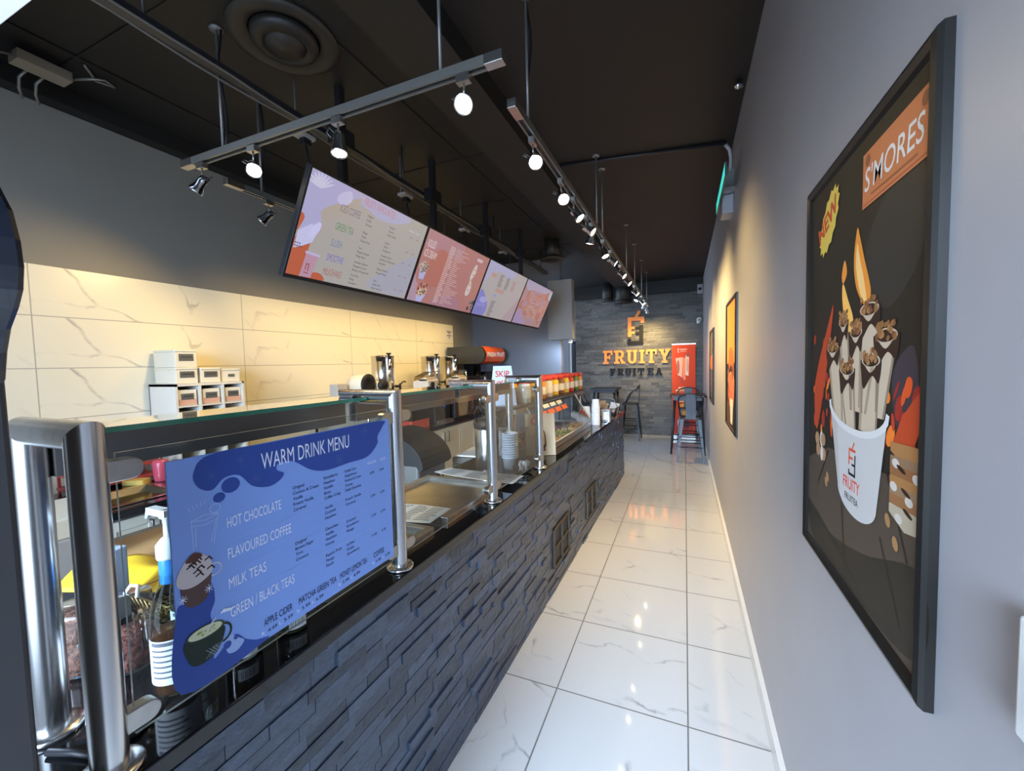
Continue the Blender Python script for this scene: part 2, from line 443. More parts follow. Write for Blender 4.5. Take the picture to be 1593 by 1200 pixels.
def smores(A, w, h):
    # coordinates measured in metres from the frame's lower far corner (frame 0.02..0.68 wide)
    X = lambda u: u+.0; q = lambda pts: [(X(a), b) for a, b in pts]
    A.rect(.03, .03, w-.03, h-.03, (.022, .019, .014), 1)
    A.blob([(.45, .80), (.60, .86), (.62, .70), (.50, .62), (.40, .70)], (.035, .032, .027), 1.5)
    A.blob([(.53, .50), (.60, .55), (.62, .45), (.56, .40)], (.05, .04, .05), 1.5)
    # table of dark wood
    A.poly(q([(.03, .25), (.2, .31), (.64, .33), (.64, .03), (.03, .03)]), (.085, .062, .045), 2)
    A.blob([(.03, .13), (.2, .10), (.42, .135), (.64, .20), (.64, .06), (.4, .03), (.1, .03)], (.030, .025, .019), 3)
    for a, b, c, d in ((.2, .3, .12, .2), (.3, .2, .33, .04), (.5, .2, .58, .08), (.52, .33, .6, .2), (.1, .12, .4, .06)):
        A.line([(a, b), (c, d)], .006, (.025, .018, .013), 4)
    # embers and flames
    for i in range(46):
        u = random.choice((random.uniform(.07, .24), random.uniform(.5, .63))); v = random.uniform(.33, .60) if u < .3 else random.uniform(.35, .49)
        A.ell(u, v, random.uniform(.004, .016), random.uniform(.008, .026), random.choice(((.75, .10, .02), (.55, .05, .02), (.9, .22, .03), (.35, .03, .02))), 2.5, 10, random.uniform(-.8, .3))
    A.blob([(.10, .34), (.075, .44), (.11, .52), (.17, .60), (.22, .66), (.19, .55), (.15, .44)], (.50, .06, .02), 3)
    A.blob([(.54, .37), (.57, .43), (.63, .48), (.635, .44), (.60, .38)], (.55, .07, .02), 3)
    A.blob([(.36, .80), (.345, .74), (.36, .68), (.41, .635), (.435, .66), (.40, .73), (.375, .78)], (.85, .30, .04), 3)
    A.blob([(.362, .77), (.358, .72), (.385, .66), (.415, .645), (.40, .69), (.38, .73)], (1, .62, .22), 3.5)
    A.blob([(.29, .75), (.273, .72), (.283, .70), (.305, .72)], (.9, .32, .05), 3)
    A.blob([(.282, .70), (.28, .66), (.305, .60), (.35, .585), (.345, .62), (.315, .66)], (1, .55, .12), 3)
    # rolled pieces standing in the cup
    cream, shade, choc, nut = (.62, .50, .36), (.40, .30, .21), (.035, .018, .012), (.30, .14, .05)
    for u0, u1, v0, v1, lean in ((.385, .475, .43, .625, .0), (.262, .318, .42, .612, .03), (.332, .398, .42, .585, .01), (.18, .262, .38, .555, .06), (.46, .55, .42, .57, -.045), (.275, .36, .37, .505, .015), (.40, .485, .385, .525, -.01)):
        A.poly([(u0, v1), (u0+lean, v0), (u1+lean, v0), (u1, v1)], cream, 4)
        A.poly([(u0, v1), (u0+lean, v0), (u0+lean+.012, v0), (u0+.014, v1)], shade, 4.5)
        A.poly([(u1-.008, v1), (u1+lean-.008, v0), (u1+lean, v0), (u1, v1)], (.30, .22, .15), 4.5)
        A.blob([(u0-.004, v1+.004), ((u0+u1)/2, v1-.022), (u1+.004, v1+.006), (u1-.004, v1-.04), ((u0+u1)/2+.008, v1-.028), (u0+.012, v1-.055), (u0, v1-.03)], choc, 5)
        A.ell((u0+u1)/2, v1+.002, (u1-u0)*.50, .013, (.60, .48, .35), 5.2)
        A.ell((u0+u1)/2, v1+.001, (u1-u0)*.42, .011, choc, 5.3)
        for k in range(30): A.ell((u0+u1)/2+random.uniform(-.42, .42)*(u1-u0), v1+random.uniform(-.004, .024), .007, .005, random.choice((nut, (.42, .21, .08), (.20, .08, .03))), 6, 7, random.random())
    # the cup
    bot = [(.275+.105*(1-math.cos(PI*k/16)), .245-.050*math.sin(PI*k/16)) for k in range(17)]
    rimc = [(.522-.154*(1-math.cos(PI*k/16)), .425-.052*math.sin(PI*k/16)) for k in range(17)]
    A.poly([(.214, .42)] + bot + rimc, (.60, .58, .56), 7)
    A.poly([(.214, .42), (.275, .245), (.292, .224), (.262, .392)], (.52, .50, .48), 7.2)
    A.line([(u, v+.002) for u, v in rimc], .014, (.74, .72, .70), 7.6)
    A.line([(.36, .335), (.345, .335), (.345, .303)], .006, (.72, .10, .04), 8); A.line([(.36, .335), (.378, .335)], .006, (.72, .10, .04), 8)
    A.line([(.345, .317), (.365, .317)], .005, (.72, .10, .04), 8); A.line([(.345, .290), (.345, .282), (.378, .282), (.378, .325)], .006, (.02, .02, .02), 8)
    A.line([(.362, .304), (.378, .304)], .005, (.02, .02, .02), 8); A.line([(.362, .338), (.372, .352)], .005, (.72, .10, .04), 8)
    A.text('FRUITY', .311, .248, .024, (.75, .12, .08), 8, w=.094, bold=.02); A.text('FRUITEA', .322, .222, .014, (.03, .03, .03), 8, w=.076, bold=.01)
    # stacked biscuits with marshmallow
    for k, (v, c) in enumerate(((.375, (.42, .20, .07)), (.352, (.30, .18, .10)), (.336, (.30, .13, .05)), (.318, (.42, .20, .07)), (.302, (.34, .20, .11)), (.286, (.33, .15, .06)), (.268, (.50, .42, .30)))):
        A.poly([(.535, v+.012), (.643, v+.018), (.643, v-.012), (.59, v-.022), (.535, v-.004)], c, 6+k*.1)
    for a, b in ((.556, .353), (.625, .342), (.55, .312), (.603, .300), (.57, .262)): A.ell(a, b, .013, .008, (.66, .60, .52), 7)
    for a, b in ((.575, .347), (.592, .312), (.60, .28)): A.ell(a, b, .016, .004, choc, 7, rot=-.25)
    for a, b in ((.11, .318), (.12, .29), (.16, .322), (.165, .285)): A.ell(a, b, .018, .017, (.42, .24, .13), 5)
    for a, b in ((.145, .322), (.15, .285)): A.ell(a, b, .012, .02, (.7, .62, .54), 5.2)
    for a, b in ((.20, .235), (.19, .22), (.53, .245), (.56, .215)): A.ell(a, b, .010, .013, (.40, .22, .09), 6, 12, .6)
    # badge and sign
    star = []
    for k in range(28):
        t = 2*PI*k/28; r = 1 if k % 2 else .86
        star.append((.178 + (.088*math.cos(t)*.78 - .045*math.sin(t)*.4)*r*1.05, .868 + (.088*math.cos(t)*.62 + .050*math.sin(t))*r*1.05))
    A.poly(star, (.75, .56, .10), 6); A.text('NEW', .107, .828, .042, (.62, .09, .03), 7, w=.155, bold=.035, up=(.88, .37))
    A.poly([(.387, .828), (.640, .828), (.640, .934), (.387, .934)], (.62, .20, .075), 6)
    A.line([(.392, .834), (.635, .834)], .002, (.40, .08, .04), 7)
    A.text("S'MORES", .398, .858, .043, (.80, .74, .66), 8, w=.222, shear=.12, bold=.006)
    A.line([(.43, .846), (.60, .844)], .004, (.36, .12, .05), 8)
    for a, b in ((.411, .916), (.620, .916)): A.ell(a, b, .011, .011, (.30, .11, .05), 8)
poster('framed_poster', "large black framed poster nearest the camera, rolled treats under a S'MORES sign", .778, 1.44, 1.063, 2.06, .030, smores)
def orange_art(A, w, h):
    A.rect(.02, .02, w-.02, h-.02, (.025, .018, .014), 1)
    A.poly([(.03, h-.03), (w-.03, h-.03), (w-.03, h*.50), (w*.6, h*.54), (.03, h*.50)], (.80, .26, .05), 2)
    A.blob([(.05, h*.9), (.15, h*.8), (.12, h*.66), (.05, h*.72)], (.55, .22, .08), 2.5)
    A.blob([(w*.3, h*.62), (w*.7, h*.60), (w*.75, h*.42), (w*.5, h*.50), (w*.25, h*.45)], (.55, .13, .04), 2.6)
    A.blob([(w*.25, h*.42), (w*.8, h*.42), (w*.75, h*.20), (w*.5, h*.17), (w*.25, h*.22)], (.68, .16, .08), 3)
    for k in range(30): A.ell(random.uniform(.2, .8)*w, random.uniform(.2, .5)*h, .02, .03, random.choice(((.75, .25, .10), (.45, .08, .04), (.06, .03, .03))), 4, 8, random.random())
    A.poly([(w*.42, h*.24), (w*.74, h*.24), (w*.68, h*.05), (w*.48, h*.05)], (.62, .58, .50), 5)
    A.rect(.03, .03, w*.4, h*.2, (.10, .05, .03), 2)
def dark_art(A, w, h):
    A.rect(.02, .02, w-.02, h-.02, (.03, .028, .028), 1)
    A.blob([(.05, h*.9), (w-.05, h*.92), (w-.06, h*.62), (.08, h*.6)], (.12, .10, .07), 2)
    A.blob([(.08, h*.62), (w-.08, h*.64), (w-.1, h*.48), (.1, h*.46)], (.55, .14, .05), 3)
    A.blob([(.1, h*.42), (w-.1, h*.42), (w-.15, h*.1), (.15, h*.1)], (.10, .08, .10), 3)
    for k in range(26): A.ell(random.uniform(.12, .88)*w, random.uniform(.12, .85)*h, .02, .02, random.choice(((.45, .16, .06), (.5, .42, .34), (.08, .05, .05))), 4, 8)
poster('framed_poster', 'black framed poster with a bright orange upper half, middle of the three on right wall', 3.24, 3.95, 1.045, 2.06, .028, orange_art)
poster('framed_poster', 'dark framed poster with red middle, farthest of the three on the right wall', 5.68, 6.45, 1.02, 1.99, .028, dark_art)
# white switch plate at the right edge of the photograph
t = thing('wall_switch', 'white wall switch plate low beside the camera, right of the large poster', 'switch', (XR, .51, 1.2))
MB().rbox(-.028, 0, -.07, .065, .005, .132, .006).build('plate', WHT, t, bevel=.003)
MB().box(-.034, -.027, -.022, .018, .035, .10).build('rocker', M('white rocker', (.8, .8, .8), .3), t, bevel=.002)
# exit light with its emergency lamp box
t = thing('exit_sign', 'green lit exit sign panel on a bracket under the ceiling at right wall', 'exit sign', (XR, 3.55, 2.9))
TEAL = M('lit green sign face', (.10, .80, .70), .4, emit=1.0)
mb = MB().box(.245, .258, 3.10, 3.90, 2.80, 2.89)
mb.build('housing', M('exit sign case', (.05, .06, .06), .4), t, world=True)
A = Art((.2445, 3.90, 2.80), (0, -1, 0), (0, 0, 1), emit=1.0)
A.rect(.004, .004, .796, .086, (.05, .72, .62), 1)
A.line([(.12, .0), (.14, .09)], .012, (.0, .03, .03), 2); A.line([(.33, .0), (.33, .09)], .014, (.0, .03, .03), 2)
A.build('lit_face', t)
MB().box(.255, .345, 3.48, 3.54, 2.835, 2.86).build('bracket', STEELH, t, world=True)
t = thing('emergency_light', 'grey emergency lamp box with conduit on the right wall behind exit sign', 'emergency light', (XR, 3.7, 2.75))
MB().rbox(.262, .342, 3.56, 3.74, 2.70, 2.84, .01).build('lamp_box', M('grey lamp box', (.30, .32, .36), .4), t, world=True, bevel=.004)
MB().prism([(.342, 2.84), (.262, 2.84), (.300, 3.0), (.342, 3.04)], -.16, 0, frame=Matrix.Translation((0, 3.58, 0)) @ Matrix.Rotation(PI/2, 4, 'X')).build('bracket', M('grey bracket', (.16, .18, .18), .5), t, world=True)
MB().tube([(.326, 3.66, 3.0), (.326, 3.64, 3.14), (.315, 3.62, 3.19), (.285, 3.60, 3.225)], .013).build('conduit', M('grey conduit', (.38, .38, .42), .5), t, world=True)
o = MB().tube([(.29, 3.58, ZC-.014), (-.35, 3.48, ZC-.014), (-1.0, 3.38, ZC-.014)], .012).build('ceiling_conduit', BLKM)
tag(o, 'black conduit crossing the ceiling from the exit sign to the duct', 'conduit')
t = thing('security_camera', 'small white camera high in the far right corner of stone wall', 'camera', (.27, 9.1, 2.38))
MB().lathe([(.05, 0), (.05, .02), (.03, .03)], (0, .07, .02), axis=(0, -1, 0)).build('mount', WHT, t)
MB().cyl((0, .06, 0), (-.02, -.09, -.04), .034).build('body', WHT, t)
t = thing('wall_speaker', 'small pale device up by the ceiling in the far right corner', 'speaker', (.28, 9.12, 3.0))
MB().rbox(-.045, .055, -.05, .05, -.09, .09, .012).build('case', M('pale grey case', (.3, .3, .32), .5), t)
MB().lathe([(.03, 0), (.02, .006)], (0, -.05, 0), axis=(0, -1, 0)).build('grille', BLK, t)
o = MB().lathe([(.018, 0), (.018, .03), (.03, .035), (.008, .05)], (.30, 2.85, ZC), axis=(-.3, 0, -1)).build('sprinkler_head', CHROME); tag(o, 'small bright sprinkler head at the ceiling edge above the large poster', 'sprinkler')
# ================================================================== SERVICE COUNTER
CO, CR = (-.889, 0, 0), -.016          # the counter runs very slightly out of line with the room
SLATE_C = slate('split slate on counter', (.038, .053, .084), .28, .50)
GRAN = M('polished black granite', (.008, .008, .009), .07, spec=.6, coat=.3)
t = thing('service_counter', 'long black stone-clad service counter down the left of the aisle', 'counter', CO, CR)
DK = M('dark counter carcass', (.02, .02, .022), .6)
mb = MB().box(-.56, -.02, .30, 2.58, 0, .874).box(-.56, -.02, 2.58, 5.84, 0, .874)
mb.build('carcass', DK, t)
VENTS = [(2.665, 3.045, .165, .445), (3.64, 4.04, .165, .42)]
mb = MB().box(-.02, 0, .30, 5.85, 0, .874, SLATE_C)
def skip(a, b, z0, z1): return any(b > v[0]-.015 and a < v[1]+.015 and z1 > v[2]-.012 and z0 < v[3]+.012 for v in VENTS)
strips(mb, .30, 5.85, .874, .034, .07, .24, .0145, lambda m, a, b, z0, z1, d: m.box(-.01, d, a, b, z0, z1, SLATE_C), skip)
strips(mb, -.55, .0, .874, .034, .07, .27, .02, lambda m, a, b, z0, z1, d: m.box(a, b, 5.84, 5.85+d, z0, z1, SLATE_C))
mb.build('stone_cladding', SLATE_C, t, weld=False)
VF = M('bronze vent bars', (.09, .07, .05), .45, .5)
for y0, y1, z0, z1 in VENTS:
    v = MB().box(-.002, .004, y0, y1, z0, z1).build('vent', M('vent opening', (.006, .006, .008), .5), t)
    mb = MB(); w = .009
    for y in (y0, (y0+y1)/2-w/2, y1-w): mb.box(.003, .018, y, y+w, z0, z1, VF)
    for k in range(3):
        z = z0+(z1-z0-w)*k/2; mb.box(.0035, .0175, y0, y1, z, z+w, VF)
    mb.build('vent_grille', VF, v)
# black granite top with pale flecks
m, nt, b = new_mat('flecked black granite'); g = NG(nt); tc = g.n('ShaderNodeTexCoord')
fl = g.step(g.noise(tc.outputs['Object'], 160, 2), .235, .20); fl.node.inputs[3].default_value = 0; fl.node.inputs[4].default_value = 1
nt.links.new(g.mix(fl, (.007, .007, .008), (.35, .36, .38)), b.inputs['Base Color']); b.inputs['Roughness'].default_value = .06
t = thing('worktop', 'polished black granite worktop along the stone-clad counter', 'worktop', CO, CR)
MB().box(-.585, .022, .28, 5.88, .875, .913).build('slab', m, t, bevel=.004)

# ------------------------------------------------------------------ sneeze guard
t = thing('sneeze_guard', 'steel and glass sneeze guard standing on the near half of the counter', 'sneeze guard', CO, CR)
PR = .0255; XO, XI, ZT = -.026, -.238, 1.497
POSTS = [.343, 1.106, 1.821, 2.516]
def frame_post(y, gate):
    seg = 20
    for x, nm in ((XO, 'outer'), (XI, 'inner'))[:2 if gate else 1]:
        mb = MB(); vs = []; sg = 1 if nm == 'outer' else -1
        for k in range(seg):
            a = 2*PI*k/seg; vs.append((x+PR*math.cos(a), y+PR*math.sin(a), .914))
        for k in range(seg):
            a = 2*PI*k/seg; vs.append((x+PR*math.cos(a), y+PR*math.sin(a), ZT + sg*PR*math.cos(a)))
        mb.faces(vs, [(k, (k+1) % seg, seg+(k+1) % seg, seg+k) for k in range(seg)], STEEL, True)
        po = mb.build('post', STEEL, t)
        MB().lathe([(.046, .913), (.046, .920), (.043, .924), (.027, .925)], (x, y, 0)).build('flange', STEEL, po)
        if nm == 'outer': outer = po
    mb = MB(); vs = []
    for k in range(seg):
        a = 2*PI*k/seg; vs.append((XI - PR*math.sin(a)*-1*-1, y+PR*math.cos(a), ZT+PR*math.sin(a)))
    for k in range(seg):
        a = 2*PI*k/seg; vs.append((XO + PR*math.sin(a), y+PR*math.cos(a), ZT+PR*math.sin(a)))
    mb.faces(vs, [(k, (k+1) % seg, seg+(k+1) % seg, seg+k) for k in range(seg)], STEEL, True)
    mb.build('top_bar', STEEL, t)
    return outer
def clip(po, y, s, z, big=False):
    """round ended pane clip reaching from the post along the glass"""
    L = .052; r = .019; pts = [(0, -r), (L-r, -r)]
    for k in range(1, 8):
        a = -PI/2 + PI*k/8; pts.append((L-r+r*math.cos(a), r*math.sin(a)))
    pts += [(L-r, r), (0, r)]
    F = Matrix(((0, 0, 1, XO-.013), (s, 0, 0, y+s*.020), (0, 1, 0, z), (0, 0, 0, 1)))
    MB().prism(pts, 0, .026, frame=F).build('clip', STEELH, po, bevel=.002)
outers = [frame_post(y, y < .5 or y > 2.4) for y in POSTS]
for i, (po, y) in enumerate(zip(outers, POSTS)):
    for s in (-1, 1):
        if (i == 0 and s < 0) or (i == 3 and s > 0): continue
        for z in (.985, 1.432): clip(po, y, s, z)
def pane(mb, x0, x1, y0, y1, z0, z1, thin):
    """clear box whose narrow faces are green polished edges"""
    vs = [(x, y, z) for z in (z0, z1) for y in (y0, y1) for x in (x0, x1)]
    fs = [(0, 2, 3, 1), (4, 5, 7, 6), (0, 1, 5, 4), (2, 6, 7, 3), (0, 4, 6, 2), (1, 3, 7, 5)]
    ax = ((2, 2, 1, 1, 0, 0))
    for f, a in zip(fs, ax): mb.faces(vs, [f], TOPG if a == thin else GEDGE)
    return mb
GE2 = M('polished pane edge', (.42, .46, .44), .15)
for a, b in zip(POSTS, POSTS[1:]):
    mb = MB(); y0, y1 = a+.036, b-.036; x0, x1 = XO-.003, XO+.003
    vs = [(x, y, z) for z in (.953, 1.462) for y in (y0, y1) for x in (x0, x1)]
    for f, q in zip([(0, 2, 3, 1), (4, 5, 7, 6), (0, 1, 5, 4), (2, 6, 7, 3), (0, 4, 6, 2), (1, 3, 7, 5)], (GE2, GE2, GE2, GE2, CLEAR, CLEAR)): mb.faces(vs, [f], q)
    mb.build('glass_pane', CLEAR, t, weld=False)
    if b < 2.4:
        pane(MB(), -.262, -.112, a+.032, b-.032, 1.488, 1.499, 2).build('top_glass', TOPG, t, weld=False)
    else: pane(MB(), -.262, -.112, a+.032, b-.032, 1.484, 1.490, 2).build('top_glass', TOPG, t, weld=False)
    for y in (a+.045, b-.045): MB().cyl((-.15, y, 1.480), (-.15, y, 1.506), .013).build('glass_clamp', CHROME, t)
    MB().box(XI-.014, XI+.022, a+.024, b-.024, 1.405, 1.478).build('light_channel', M('dull steel channel', (.22, .21, .20), .35, .8), t, bevel=.002)

# ------------------------------------------------------------------ the blue drink menu on the glass
t = thing('menu_board', 'large blue WARM DRINK MENU board hung on the front glass', 'menu board', (-.874, .74, .98), CR)
mbw, mbh = .606, .446
bd = MB().box(-.0035, .0, -.302, .302, .008, .008+mbh).build('board', M('blue menu board', (.145, .24, .56), .35), t)
A = Art((.0004, -.302, .008), (0, 1, 0), (0, 0, 1), rough=.38)
NV, PALE, DKB = (.034, .075, .32), (.72, .78, .92), (.012, .016, .045)
A.rect(0, 0, .604, mbh, (.21, .345, .76), 1)
A.blob([(.075, .444), (.044, .415), (.050, .385), (.075, .372), (.10, .39), (.130, .388), (.158, .357), (.195, .345), (.222, .352), (.234, .366), (.217, .378), (.222, .392), (.26, .388), (.31, .355), (.36, .342), (.43, .344), (.505, .346), (.548, .375), (.552, .40), (.574, .425), (.574, .444), (.4, .445), (.2, .445)], NV, 2)
A.ell(.112, .372, .019, .016, NV, 2); A.ell(.088, .353, .012, .010, NV, 2)
for cx, cy, r in ((.135, .42, .022), (.50, .425, .018), (.40, .36, .016), (.165, .37, .014), (.075, .40, .014)):
    for k in range(6):
        a = PI*k/6; A.line([(cx-r*math.cos(a), cy-r*math.sin(a)), (cx+r*math.cos(a), cy+r*math.sin(a))], .0012, (.06, .11, .36), 3)
A.text('WARM DRINK MENU', .18, .388, .036, PALE, 4, w=.257)
for txt, u, v, w in (('HOT CHOCOLATE', .100, .284, .122), ('FLAVOURED COFFEE', .098, .219, .147), ('MILK TEAS', .096, .156, .082), ('GREEN / BLACK TEAS', .096, .094, .150)): A.text(txt, u, v, .022, PALE, 4, w=w)
for v in (.256, .192, .130): A.line([(.10, v), (.60, v-.004)], .0009, (.30, .40, .72), 3)
A.text('REGULAR', .504, .322, .007, PALE, 4, w=.036); A.text('LARGE', .557, .322, .007, PALE, 4, w=.026)
def col(A, u, v, lines, h, dv, c, cx=.95):
    for i, s in enumerate(lines): A.text(s, u, v-i*dv, h, c, 4, cx=cx)
hh, dv = .0075, .0135
col(A, .254, .320, ('Original', 'Cookies & Cream', 'Vanilla', 'French Vanilla', 'Caramel'), hh, dv, DKB)
col(A, .345, .320, ('Strawberry', 'Hazelnut', 'Nutella', 'Bobo', 'Coffee Crisp'), hh, dv, DKB)
col(A, .416, .320, ('Candy Cane', 'Gingerbread', 'Pralines & Cream', "S'mores", 'Dubai Chocolate'), hh, dv, DKB, .8)
col(A, .344, .240, ('Vanilla', 'Caramel', 'Hazelnut'), hh, dv, DKB); col(A, .415, .240, ('French Vanilla', 'Coconut'), hh, dv, DKB)
col(A, .253, .183, ('Original', 'Brown Sugar', 'Taro', 'Coconut'), hh, dv, DKB); col(A, .343, .183, ('Chocolate', 'Vanilla', 'Hazelnut', 'Honey'), hh, dv, DKB); col(A, .414, .178, ('Caramel', 'Strawberry', 'Mango'), hh, dv, DKB)
col(A, .341, .113, ('Passion Fruit', 'Mango', 'Peach'), hh, dv, DKB); col(A, .412, .113, ('Lychee', 'Grape', 'Strawberry'), hh, dv, DKB)
for v, a, b in ((.290, '4.49', '5.49'), (.220, '3.99', '4.99'), (.160, '5.99', '6.99'), (.100, '5.49', '6.49')):
    A.text(a, .511, v, .0075, DKB, 4, w=.019); A.text(b, .552, v, .0075, DKB, 4, w=.019)
for s, u, v, w, r, l in (('APPLE CIDER', .165, .032, .072, '4.49', '5.59'), ('MATCHA GREEN TEA', .255, .033, .116, '5.99', '6.99'), ('HONEY LEMON TEA', .384, .033, .102, '5.99', '6.99'), ('COFFEE', .513, .033, .046, '3.49', '4.49')):
    A.text(s, u, v, .016, DKB, 4, w=w); x = u-.006
    A.text('R:', x, v-.018, .008, PALE, 4, w=.009); A.text(r, x+.014, v-.018, .008, DKB, 4, w=.023)
    A.text('L:', x+.043, v-.018, .008, PALE, 4, w=.008); A.text(l, x+.055, v-.018, .008, DKB, 4, w=.023)
# drawn glass, chocolate drink and green tea mug
for p in ([(.036, .266), (.034, .322)], [(.072, .262), (.084, .322)], [(.034, .322), (.06, .327), (.084, .322)], [(.034, .322), (.06, .316), (.084, .322)], [(.035, .312), (.06, .307), (.082, .312)], [(.040, .27), (.042, .308)], [(.068, .268), (.078, .308)]): A.line(p, .0010, (.50, .60, .88), 3)
for k in range(12):
    a = 2*PI*k/12; b = a+2*PI/12
    A.line([(.079+.010*math.cos(a), .334+.009*math.sin(a)), (.079+.010*math.cos(b), .334+.009*math.sin(b))], .001, (.50, .60, .88), 3)
for k in range(5): A.line([(.035+.006*k, .340+.002*k), (.030+.008*k, .350+.002*k)], .001, (.45, .55, .85), 3)
A.blob([(.0, .155), (.02, .17), (.06, .19), (.068, .15), (.058, .12), (.07, .07), (.06, .03), (.10, .055), (.125, .03), (.145, .015), (.17, .0), (.0, .0)], NV, 2)
A.blob([(.083, .052), (.088, .064), (.096, .058), (.110, .043), (.120, .030), (.104, .018), (.086, .025)], (.30, .42, .75), 2.6)
A.ell(.086, .042, .008, .008, NV, 3.2); A.ell(.104, .048, .005, .005, NV, 3.2)
A.blob([(.010, .205), (.016, .165), (.035, .155), (.055, .165), (.064, .21), (.04, .198)], (.10, .06, .055), 4)
for k in range(14):
    a = 2*PI*k/14; b = a+2*PI/14
    A.line([(.070+.013*math.cos(a), .212+.012*math.sin(a)), (.070+.013*math.cos(b), .212+.012*math.sin(b))], .003, (.50, .52, .62), 3.6)
A.blob([(.006, .205), (.004, .222), (.016, .245), (.035, .258), (.055, .248), (.066, .228), (.064, .208), (.04, .196), (.02, .196)], (.55, .50, .50), 5)
for i in range(10):
    x, y = .012+random.random()*.046, .206+random.random()*.046
    A.line([(x, y), (x+.008, y+.004), (x+.013, y-.003)], .0028, (.04, .02, .02), 6)
A.blob([(.02, .247), (.035, .260), (.05, .250), (.036, .243)], (.10, .04, .03), 6)
for cx, cy in ((.012, .178), (.058, .178)):
    for k in range(4):
        a = PI*k/4; A.line([(cx-.008*math.cos(a), cy-.008*math.sin(a)), (cx+.008*math.cos(a), cy+.008*math.sin(a))], .001, PALE, 6)
A.blob([(.012, .095), (.014, .055), (.026, .038), (.050, .036), (.072, .050), (.080, .090)], (.018, .030, .022), 5)
for k in range(14):
    a = -PI/2+PI*k/14; b = a+PI/14
    A.line([(.078+.017*math.cos(a), .074+.018*math.sin(a)), (.078+.017*math.cos(b), .074+.018*math.sin(b))], .0045, (.02, .032, .024), 4.4)
A.ell(.047, .096, .035, .013, (.05, .07, .05), 6, rot=-.05); A.ell(.047, .096, .031, .011, (.60, .62, .42), 6.5, rot=-.05)
for i in range(16): A.ell(.045+random.uniform(-.016, .018), .096+random.uniform(-.005, .005), .0025, .0012, (.22, .30, .06), 7, 8, .3)
A.line([(.05, .10), (.066, .112)], .003, (.55, .60, .75), 8)
for k in range(4): A.line([(.045+k*.006, .04), (.062+k*.005, .058)], .0008, (.30, .36, .40), 6); A.line([(.045+k*.006, .058), (.060+k*.005, .04)], .0008, (.30, .36, .40), 6)
for k in range(4): A.line([(.078+k*.005, .116-k*.001), (.084+k*.005, .120-k*.002)], .004, PALE, 5)
A.build('printed_menu', t, world=False)

# ------------------------------------------------------------------ cold pans and papers
PANT = M('cold plate steel', (.52, .46, .36), .22, 1., noise=.25, nscale=7)
def cold_plate(label, y0, y1):
    t = thing('cold_plate', label, 'cold plate', (-.889+.016*y0-.33, (y0+y1)/2, .913), CR, 'steel cold plates let into the worktop')
    h = (y1-y0)/2
    MB().box(-.222, .222, -h+.002, h-.002, .0, .006).build('plate', PANT, t)
    mb = MB()
    for a in ((-.250, -.222, -h, h), (.222, .250, -h, h), (-.222, .222, -h, -h+.03), (-.222, .222, h-.03, h)): mb.box(a[0], a[1], a[2], a[3], 0, .024)
    mb.build('raised_rim', STEELH, t, bevel=.003)
cold_plate('steel cold plate let into the worktop between the first two papers', 1.50, 2.06)
cold_plate('steel cold plate behind the blue menu board, nearest the camera', .86, 1.40)
PAPER = M('white paper', (.72, .71, .66), .6); INK = (.10, .10, .11)
def sheet(label, pts, z, lift=0., lines=9, sub=None):
    """sheet of paper given by its four corners (near-left, near-right, far-right, far-left)"""
    c = sum((Vector((x, y, 0)) for x, y in pts), Vector())/4
    t = thing('paper_sheet', label, 'paper', (c.x, c.y, z), group='printed papers on the worktop')
    a, b, cc, d = (Vector((x, y, z)) for x, y in pts); n = 10; vs = []; fs = []
    def P(u, v, e=0.): return a*(1-u)*(1-v) + b*u*(1-v) + cc*u*v + d*(1-u)*v + Vector((0, 0, e + lift*max(0, 1-u*2.2)**2 + .003*math.sin(u*5)*v))
    for k in (0, .0012):
        for j in range(n+1):
            for i in range(n+1): vs.append(P(i/n, j/n, k+.003))
    N = (n+1)**2
    for j in range(n):
        for i in range(n):
            q = j*(n+1)+i; fs += [(q, q+1, q+n+2, q+n+1), (N+q, N+q+n+1, N+q+n+2, N+q+1)]
    for i in range(n):
        for q0, q1 in ((i, i+1), (n*(n+1)+i, n*(n+1)+i+1), (i*(n+1), (i+1)*(n+1)), (i*(n+1)+n, (i+1)*(n+1)+n)): fs.append((q0, q1, N+q1, N+q0))
    MB().faces(vs, fs, PAPER).build('page', PAPER, t, world=True)
    mb = MB(); im = M('grey print', INK, .6)
    for k in range(lines):
        v = .12+.76*k/max(1, lines-1)
        for u0, u1 in ((.06, .32), (.36, .62), (.66, .94)):
            u1 = u1 - random.uniform(0, .10)
            mb.faces([P(u0, v, .0052), P(u1, v, .0052), P(u1, v+.035, .0052), P(u0, v+.035, .0052)], [(0, 1, 2, 3)], im)
    mb.build('printed_lines', im, t, world=True)
sheet('printed paper lying on the near cold plate beside the menu board', [(-1.25, 1.36), (-.985, 1.415), (-.995, 1.605), (-1.24, 1.575)], .937, 0)
sheet('printed paper with a curled corner, behind the cold plate by the airpot', [(-1.405, 2.085), (-.872, 2.04), (-.875, 2.225), (-1.36, 2.20)], .937, .012)
